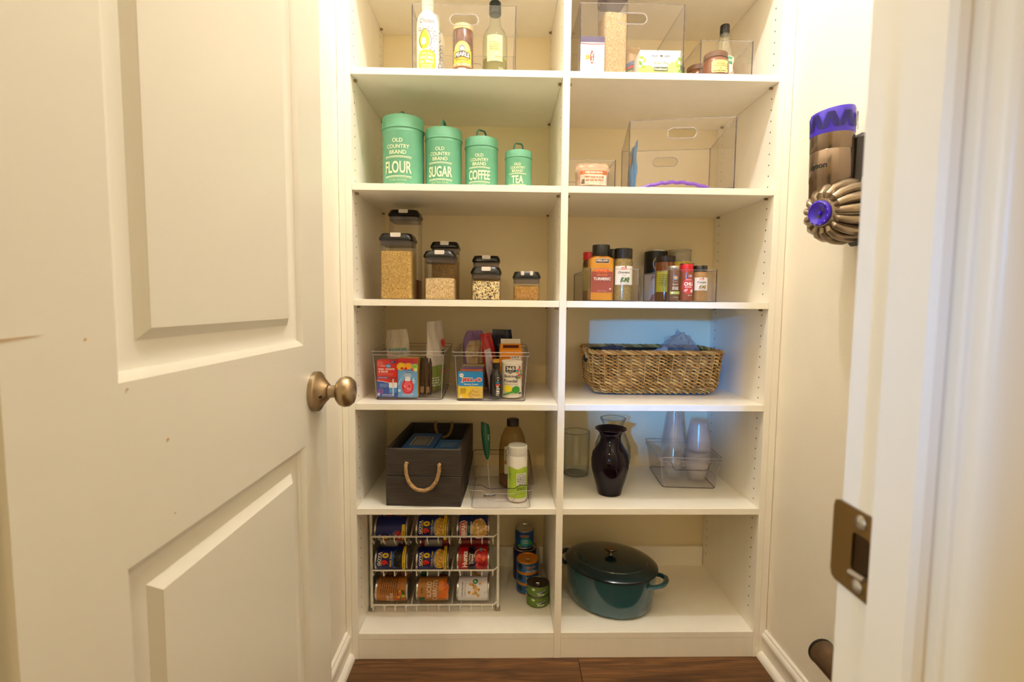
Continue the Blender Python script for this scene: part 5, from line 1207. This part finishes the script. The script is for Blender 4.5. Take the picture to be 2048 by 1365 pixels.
# ================================================================== row 6, left: can rack
Z6 = ST[6]
RKY = .120; RX0, RX1 = .010, .428
WIRE = M('#e4e0d6', .35, name='white_wire')
rk = thing('can_rack', 'white wire can rack with three sloping tiers', 'rack', (0, 0, Z6))
for xx in (RX0+.001, RX1):
    G().tube([(xx, RKY, .001), (xx, RKY, .372)], .0046, 8).build('upright', WIRE, rk)
    G().tube([(xx, .385, .001), (xx, .385, .372)], .0046, 8).build('upright', WIRE, rk)
    for k in range(3):
        zt = .026+.116*k; G().tube([(xx, RKY, zt+.004), (xx, .385, zt+.055)], .0024, 6).build('tier_rail', WIRE, rk)
G().box(RX1-.008, RX1+.008, RKY-.009, RKY+.009, -.0005, .010, .002).build('foot', M('#8a7f6c', .5), rk)
G().box(RX0-.007, RX0+.009, RKY-.009, RKY+.009, -.0005, .010, .002).build('foot', M('#8a7f6c', .5), rk)
TZ = [.018, .124, .230]
for k, zt in enumerate((.028, .146, .260)):
    yf = RKY-.016; x0, x1 = RX0+.006, RX1-.014
    G().tube([(RX0, RKY, zt+.004), (x0, yf+.001, zt), (x0+.006, yf, zt), (x1-.006, yf, zt), (x1, yf+.001, zt), (RX1, RKY, zt+.004)], .0027, 8).build('front_bar', WIRE, rk)
    for i in range(12):
        xx = x0+.003+(x1-x0-.006)*i/11
        G().tube([(xx, yf, zt), (xx, yf-.001, zt-.018), (xx, yf+.004, zt-.021), (xx, yf+.010, zt-.018), (xx, RKY+.004, min(zt-.016, TZ[k]-.004)), (xx, RKY+.03, TZ[k]-.005), (xx, .385, TZ[k]+.050)], .0018, 6).build('tier_wire', WIRE, rk)
    G().tube([(x0, .385, zt+.056), (x1, .385, zt+.056)], .0024, 6).build('back_bar', WIRE, rk)
CR, CH = .0365, .108
def goya(bean, name1, name2, kind):
    def f():
        a = Art(.3); H = CH; b = '#131a66'; y = '#e8c41c'
        a.rect(-.075, .007, .075, H-.007, b, 26).rect(-.050, .0065, .050, .0165, y, 18).ell(0, .031, .034, .022, '#2a68b8', 24).ell(.0, .030, .031, .0185, bean[0], 24)
        a.dots(0, .030, .030, .018, .0042, bean, 70, 3, lambda u, v: v > .0175)
        a.rect(-.050, .0065, .050, .0165, y, 18).text('PRIME PREMIUM', 0, .0115, .060, .004, '#5a4a1c', .01)
        a.text('GOYA', 0, H-.0165, .040, .0095, '#f2eee4', .03).rect(-.021, H-.0245, .021, H-.0228, y, 6)
        a.text('9', -.010, H-.0365, .0150, .0215, '#dc1c1c', .05).text('0', .010, H-.0365, .0150, .0215, y, .05)
        a.text(name1, 0, H-.0535, .044, .0062, y, .02).text(name2, 0, H-.0625, .034, .005, '#7aa0d8')
        return a
    return f
def chick(): pass
G_CH = goya(('#d2a53c', '#e6c062', '#c08c2c'), 'Chick Peas', 'Garbanzos', 0)
G_BL = goya(('#14100e', '#241c18', '#0c0a0a', '#3a342e'), 'Black Beans', 'Frijoles Negros', 1)
G_RD = goya(('#a81c24', '#c42c30', '#8a141c', '#d8a0a0'), 'Kidney Beans', 'Habichuelas', 2)
def iberia():
    a = Art(.3); H = CH; a.rect(-.075, .007, .075, H-.007, '#14286e', 26).ell(0, .034, .036, .026, '#e0c24a', 24).ell(0, .033, .034, .0245, '#c89a4a', 24).dots(0, .033, .033, .024, .0050, ('#dcb878', '#c8a060', '#ecd09a'), 60, 5)
    a.poly([(-.026, H-.034), (.024, H-.034), (.028, H-.024), (.022, H-.011), (-.024, H-.011), (-.028, H-.024)], '#e8e4da').poly([(-.0245, H-.0325), (.0225, H-.0325), (.026, H-.024), (.0205, H-.0125), (-.0225, H-.0125), (-.0262, H-.024)], '#c01c24').text('IBERIA', 0, H-.0225, .044, .0125, '#f4eee4', .03)
    a.line([(-.026, H-.0355), (0, H-.0385), (.022, H-.036)], .003, '#2a8a4a').text('Garbanzos', 0, H-.0465, .046, .0072, '#f2ece2', .015).text('Chickpeas', 0, H-.0565, .040, .0062, '#9ab83a', .01); return a
def hunts():
    a = Art(.3); H = CH; a.rect(-.075, .007, .075, H-.007, '#b8161e', 26).rect(-.075, H-.058, .075, H-.038, '#17141a', 26).rect(-.075, H-.066, .075, H-.058, '#4a2470', 26)
    a.text("Hunts", -.002, H-.0275, .052, .0165, '#f4eee6', .03).text('100% NATURAL', .0, H-.0120, .030, .005, '#3f9a4a', .02).text('Fire Roasted', .0, H-.043, .034, .0055, '#e8e2d8', .01).text('Diced', 0, H-.0515, .028, .0085, '#f2ece2', .02).text('Garlic', 0, H-.062, .018, .005, '#c8b0e0')
    a.dots(-.006, .026, .026, .018, .0055, ('#c01c1c', '#d83a28', '#8a1414', '#e05a38'), 30, 8).arc(0, .026, .030, -.6, 1.4, .003, '#d8a02a', 12, .8).rect(.022, .024, .034, .032, '#5a9ac0', 3); return a
def veg():
    a = Art(.4); H = CH; c = '#b4702a'; a.rect(-.08, .007, .08, H-.007, c, 26).lines(.016, H-.020, .04, 8, .0072, .0026, '#4a2a10', 7).lines(-.014, H-.02, .02, 9, .0070, .0020, '#5a3416', 9)
    for k in range(9): a.rect(-.012, H-.014-.0085*k, .040, H-.0132-.0085*k, '#6a3e18', 8)
    a.text('VEGETABLES', -.034, .052, .036, .009, '#e8d8bc', .015).text('MIXED', -.034, .064, .022, .009, '#e8d8bc', .015)
    a.dots(-.026, .022, .018, .013, .0046, ('#d85a1c', '#7a9a2a', '#e0b42a', '#c03a1c', '#3a5a1c'), 24, 4); return a
def carrot():
    a = Art(.4); H = CH; a.rect(-.08, .007, .08, H-.007, '#b07434', 26).dots(.0, .017, .034, .012, .0098, ('#d86a18', '#e07a22', '#c85a12'), 14, 6).text('SLICED', .002, H-.044, .050, .0155, '#ecdcc0', .005).text('CARROTS', .0, H-.0635, .062, .0155, '#ecdcc0', .005).text('Lowes', .0, H-.019, .018, .010, '#3a5a2a', 0, .3).rect(-.036, H-.030, -.022, H-.010, '#1f5a34', 4); return a
def chickpea():
    a = Art(.45); H = CH; a.rect(-.08, .007, .08, H-.007, '#dcdae0', 26).text('Chickpeas', -.002, H-.0195, .046, .0078, '#2a2c34', .01).text('GARBANZO BEANS', -.002, H-.0285, .040, .0036, '#3a3c44').ell(.024, H-.062, .0088, .0088, '#1f7a3a', 14).text('P', .024, H-.062, .007, .009, '#e8f0e6', .03)
    for k, (u, v) in enumerate(((.014, .062), (.008, .047), (.002, .042), (.004, .050), (-.010, .066), (.016, .030), (-.002, .034), (-.012, .044), (-.006, .046), (-.020, .036), (.012, .053), (-.014, .052))): a.ell(u, v, .0045, .0045, ('#c89238', '#b8822c', '#d8a850')[k % 3], 9)
    a.text('15 OZ', -.012, .014, .010, .003, '#5a5a60').ell(.030, .012, .001, .002, '#3a3a3a', 6); return a
def redlab(): return Art(.3).rect(-.08, .007, .08, CH-.007, '#a01820', 26).rect(-.02, .03, .02, .09, '#c8c4bc', 8).lines(.03, .08, .02, 6, .009, .004, '#e0d0c8', 4)
def whitelab(): return Art(.4).rect(-.08, .007, .08, CH-.007, '#b4aea8', 26).rect(-.02, .05, .02, .09, '#d8d4c8', 8).dots(0, .030, .02, .016, .004, ('#4a1018', '#7a1c24', '#2a0c10'), 26, 3)
def greenlab(): return Art(.4).rect(-.08, .007, .08, CH-.007, '#8a8480', 26).rect(-.08, .080, .08, .101, '#1f6a34', 26).dots(0, .030, .02, .014, .004, ('#5a4a2a', '#8a3a2a', '#3a5a2a'), 20, 3).rect(-.02, .04, .02, .075, '#d0ccc0', 8)
ROT = Matrix.Rotation(-PI/2, 4, 'Y')
colx = [.0775, .2105, .3440]
def rackcan(label, i, k, back, art, roll, col):
    zt = TZ[k]; y = RKY+.030+(.082 if back else 0); z = Z6+zt+.0415+(.018 if back else 0)-.002
    loc = (colx[i]+CH/2+[-.002, 0, .001][i], y, z)
    return tin('food_can', label, 'can', loc, CR, CH, col, art, rot=ROT @ Matrix.Rotation(roll+.36, 4, 'Z'), group='cans in the wire rack')
NV = '#131a66'
rackcan('navy can of red beans turned to its fine print, top tier left', 0, 2, False, G_RD(), -1.05, NV)
rackcan('navy chick pea can on the top tier, middle', 1, 2, False, G_CH(), .10, NV)
rackcan('navy can with a red shield and chickpeas, top tier right', 2, 2, False, iberia(), -.10, '#14286e')
rackcan('navy black bean can on the middle tier, left', 0, 1, False, G_BL(), .05, NV)
rackcan('navy chick pea can on the middle tier, middle', 1, 1, False, G_CH(), .05, NV)
rackcan('red and black can of diced tomatoes on the middle tier, right', 2, 1, False, hunts(), .05, '#b8161e')
rackcan('brown paper labelled can of mixed vegetables, bottom tier left', 0, 0, False, veg(), .25, '#b4702a')
rackcan('brown labelled can of sliced carrots, bottom tier middle', 1, 0, False, carrot(), .0, '#b07434')
rackcan('white labelled chickpea can with scattered peas, bottom tier right', 2, 0, False, chickpea(), .1, '#dcdae0')
rackcan('grey labelled can behind the black beans', 0, 1, True, whitelab(), -.2, '#b4aea8')
rackcan('red labelled can behind the middle chick pea can', 1, 1, True, redlab(), -.3, '#a01820')
rackcan('dark red labelled can behind the diced tomatoes', 2, 1, True, redlab(), .9, '#8a1018')
rackcan('brown labelled can behind the mixed vegetables', 0, 0, True, veg(), -.9, '#a8662a')
rackcan('grey and green labelled can behind the sliced carrots', 1, 0, True, greenlab(), -.2, '#8a8480')
rackcan('white chickpea can behind the front chickpea can', 2, 0, True, chickpea(), -.3, '#d4d2d8')
for i in range(3): rackcan('navy can at the back of the top tier, %s column' % ('left', 'middle', 'right')[i], i, 2, True, G_CH(), .6*i, NV)
for xx in (colx[0]+.0665, colx[1]+.0665):
    for zt in (.028, .146, .260): G().tube([(xx, RKY-.016, zt), (xx, RKY+.012, zt+.012), (xx, .385, zt+.060)], .0018, 6).build('lane_divider', WIRE, rk)

# cans standing to the right of the rack
a = Art(.3); a.rect(-.11, .008, .11, .110, '#161d5e', 30).text('GOYA', .004, .099, .060, .017, '#d8d4cc', .035)
tin('food_can', 'tall navy can standing behind the tuna cans', 'can', (.527, .322, Z6), .0425, .122, '#161d5e', a)
a = Art(.3); a.rect(-.11, .006, .11, .062, '#1a4f9a', 30).text('ORTEGA', .0, .049, .034, .0085, '#e0922a', .03).ell(.002, .027, .019, .018, '#2a8a9a', 16).ell(.0, .026, .016, .015, '#2f9ab0', 16).text('GREEN', .001, .032, .018, .005, '#e8f0e8', .02).text('CHILES', .001, .024, .020, .005, '#e8f0e8', .02).ell(.022, .022, .006, .012, '#4a9a3a', 10, .4).ell(-.018, .014, .010, .004, '#4a9a3a', 10, .3)
tin('food_can', 'small blue can of green chiles on top of the tall navy can', 'can', (.525, .322, Z6+.1226), .0342, .068, '#1a4f9a', a)
def tuna():
    a = Art(.3); a.rect(-.11, .004, .11, .034, '#155a9a', 30).ell(-.028, .022, .010, .009, '#10243a', 12).text('ALBACORE', .010, .023, .034, .0072, '#e8922a', .025).text('WILD TUNA', .008, .0155, .022, .0042, '#e8922a', .01).lines(.010, .010, .034, 2, .0036, .0022, '#cfe0ec', 3); return a
for k in range(3):
    o = tin('tuna_can', 'blue albacore tuna can with an orange rim, %s of the stack' % ('bottom', 'middle', 'top')[k], 'can', (.5325, .238, Z6+k*.0395), .0385, .0390, '#155a9a', tuna(), .0, 'albacore tuna cans', rim=M('#e08a1c', .35, .2), tab=(k == 2), lidcol='#1f5a8a')
def sard():
    a = Art(.3); a.rect(-.12, .004, .12, .034, '#5f7f2c', 30).poly([(-.002, .008), (.034, .018), (.034, .027), (.004, .020)], '#16233a').text('skipjack tuna', .016, .019, .034, .006, '#e8ecdc', .02, 0, .28).ell(-.012, .027, .006, .004, '#c8d8a0', 10).lines(.014, .012, .024, 2, .003, .002, '#dce8c0', 5).dots(-.030, .018, .012, .010, .0022, ('#4a6a20', '#7a9a3c'), 9, 2); return a
for k in range(2): tin('tuna_can', 'olive green tuna can in front, %s of the pair' % ('lower', 'upper')[k], 'can', (.5645, .163, Z6+k*.0366), .0375, .0362, '#5f7f2c', sard(), -.15, 'olive green tuna cans', rim=M('#6a6458', .35, .9), tab=(k == 1), lidcol='#55504a')

# ================================================================== row 6, right: dutch oven
def pot():
    x, y, rz = .817, .182, math.radians(-32); A, B, H = .160, .137, .130
    o = thing('dutch_oven', 'dark teal enamelled oval dutch oven with lid', 'pot', (x, y, Z6), rz)
    EN = M('#1b4b55', .16, coat=.7, var=.22, vscale=3, name='teal_enamel'); ED = M('#0e2930', .20, coat=.6, name='teal_enamel_dark'); RM = M('#0f0d0c', .35)
    ov = lambda a, b, z, n=64: [(a*math.cos(2*PI*i/n), b*math.sin(2*PI*i/n), z) for i in range(n)]
    G().loft([ov(A*.80, B*.78, .001), ov(A*.86, B*.85, .004), ov(A*.905, B*.90, .014), ov(A*.94, B*.935, .05), ov(A*.965, B*.96, .10), ov(A*.975, B*.97, H-.006), ov(A*.975, B*.97, H), ov(A*.94, B*.93, H)]).build('body', EN, o)
    G().loft([ov(A*.985, B*.982, H), ov(A*1.0, B*1.0, H+.0015), ov(A*1.0, B*1.0, H+.0045), ov(A*.985, B*.98, H+.006)]).build('lid_rim', RM, o)
    lid = G().loft([ov(A*.99, B*.988, H+.0055), ov(A*.95, B*.94, H+.0105), ov(A*.86, B*.84, H+.0150), ov(A*.78, B*.75, H+.0175), ov(A*.765, B*.735, H+.0205), ov(A*.70, B*.66, H+.0225), ov(A*.45, B*.42, H+.0265), ov(A*.2, B*.18, H+.028), ov(.0005, .0005, H+.0285)]).build('lid', ED, o)
    lathe_part(o, 'knob_stem', [(.010, H+.027), (.0075, H+.030), (.0065, H+.040), (.009, H+.044)], M('#6a6a66', .25, .9), 24)
    lathe_part(o, 'knob', [(.006, H+.040), (.016, H+.0435), (.0205, H+.047), (.0210, H+.0505), (.0185, H+.0535), (.008, H+.0545), (0, H+.0545)], M('#8a7a6a', .22, 1.0), 36)
    for s in (-1, 1):
        z = H-.022; e = A*.955
        pts = [(s*(e-.006), -.046, z), (s*(e+.010), -.044, z+.003), (s*(e+.028), -.030, z+.006), (s*(e+.035), -.012, z+.007), (s*(e+.035), .012, z+.007), (s*(e+.028), .030, z+.006), (s*(e+.010), .044, z+.003), (s*(e-.006), .046, z)]
        fine = []
        for i in range(len(pts)-1):
            for f in (0, .34, .67): fine.append(Vector(pts[i]).lerp(Vector(pts[i+1]), f))
        fine.append(Vector(pts[-1])); G().tube(fine, .0090, 10, flat=.75).build('handle', EN, o)
    a = Art(.3)
    for i, ch in enumerate('CUISINART'):
        t = PI*1.30-.085*(8-i)+.12; rx, ry = A*.70, B*.66
        a.text(ch, rx*math.cos(t), ry*math.sin(t), .0055, .0085, '#1d4a50', .02, 0, t+PI/2)
    a.build('lid_lettering', lid, lambda u, v, hh: (u, v, H+.0222+hh*2))
pot()

# ================================================================== vacuum on the right wall
def vacuum():
    ax = Vector((1.182, -.330, 1.345)); o = thing('cordless_vacuum', 'bronze and purple cordless stick vacuum hanging on the right wall', 'vacuum', ax, 0)
    BR = M('#7d6a58', .22, .85, coat=.3, name='vacuum_bronze'); BR2 = M('#93826c', .28, .8, coat=.3, name='vacuum_cyclone'); PU = M('#3a1fc4', .25, coat=.3, name='vacuum_purple'); DK = M('#2c2622', .4)
    tl = Matrix.Rotation(math.radians(-1.5), 4, 'Y')
    R = .0440
    g = G().lathe([(R*.94, -.02), (R*.985, .002), (R*.985, .040), (R*1.0, .041), (R*1.0, .105), (R*.985, .106), (R*1.0, .107), (R*1.0, .142), (0, .142)], 48).xf(tl); g.build('motor_body', BR, o)
    g = G().lathe([(R*1.005, .141), (R*1.015, .143), (R*1.015, .188), (R*.98, .194), (R*.6, .196), (0, .196)], 48); g.v = [(x, y, z+(0 if z < .18 else (x*.10-y*.05))) for x, y, z in g.v]; g.xf(tl); fo = g.build('filter', PU, o)
    a = Art(.5)
    for blk in range(9):
        c = -1.35+blk*.36; dr = 1 if blk % 2 else -1
        for k in range(5):
            u = (c-.13+.065*k)*R; a.line([(u-dr*.005, .151), (u+dr*.008, .184)], .0018, '#1a1060')
    a.build('filter_slots', fo, lambda u, v, hh: tuple(tl @ Vector(((R*1.016+hh)*math.sin(-.55+u/R), -(R*1.016+hh)*math.cos(-.55+u/R), v))))
    a = Art(.3); a.text('dyson', 0, .073, .040, .016, '#16130f', .03)
    a.build('lettering', o, lambda u, v, hh: tuple(tl @ Vector(((R*1.001+hh)*math.sin(-1.22+u/R), -(R*1.001+hh)*math.cos(-1.22+u/R), v-.002))))
    # cyclone pack: axis towards the viewer's left
    d = Vector((-.95, -.30, -.10)).normalized(); cq = Vector((0, 0, 1)).rotation_difference(d).to_matrix().to_4x4()
    cm = Matrix.Translation((-.020, -.033, -.034)) @ cq
    G().lathe([(.040, -.080), (.050, -.040), (.046, .0), (.033, .022), (.030, .030), (0, .030)], 36).xf(cm).build('cyclone_core', BR2, o)
    G().lathe([(.0255, .024), (.0275, .030), (.0270, .0345), (.0235, .0365), (.0200, .0345), (.0120, .0300), (.0050, .0300), (.0045, .0345), (0, .0350)], 40).xf(cm).build('centre_cap', PU, o)
    a = Art(.4)
    for k in range(12): a.text('FILTER', .0, .0, .009, .003, '#a89aec', .01) if False else a.ell(.0250*math.cos(k*PI/6), .0250*math.sin(k*PI/6), .0022, .0010, '#9a8ae6', 8, k*PI/6+PI/2)
    a.build('cap_print', o, lambda u, v, hh: tuple(cm @ Vector((u, v, .0362+hh))))
    for k in range(15):
        t = 2*PI*k/15; c, s = math.cos(t), math.sin(t)
        P = [(.030*c, .030*s, .020), (.041*c, .041*s, .0200), (.052*c, .052*s, .008), (.0600*c, .0600*s, -.014), (.0625*c, .0625*s, -.040), (.060*c, .060*s, -.072)]
        G().tube(P, [.0055, .0078, .0090, .0102, .0108, .0085], 10).xf(cm).build('cyclone', BR2, o)
    G().tube([(.030, -.045, -.010), (.036, -.058, .012), (.040, -.050, .040)], [.010, .008, .005], 10).build('release_tab', M('#b8b2ac', .3, .5), o)
    G().box(.030, .072, -.045, .040, -.03, .14, .010).build('handle_body', DK, o)
    G().tube([(.050, -.052, -.095), (.056, -.062, -.135), (.058, -.064, -.180)], [.014, .011, .008], 12).build('wand_collar', DK, o)
    G().tube([(.030, -.075, -.150), (.027, -.078, -.170), (.027, -.078, -.195), (.034, -.075, -.205)], .004, 8).build('bin_catch', M('#4a444c', .3), o)
    G().tube([(.060, -.066, -.12), (.058, -.070, -1.03)], .016, 20).build('wand', M('#6a5a4c', .25, .8), o)
    G().box(.071, .0885, -.04, .04, -.10, .08, .006).build('wall_dock', DK, o)
    hz = -1.085
    g = G().tube([(.040, -.190, hz), (.040, -.006, hz)], .031, 28); g.build('brush_head', M('#6a5138', .35, .35, var=.4, vscale=30), o)
    G().tube([(.040, -.005, hz), (.040, .0, hz)], .032, 28).build('brush_end_cap', M('#3f3a34', .3, .5), o)
    G().tube([(.058, -.070, -1.02), (.046, -.090, hz+.02)], .022, 16).build('neck', DK, o)
vacuum()
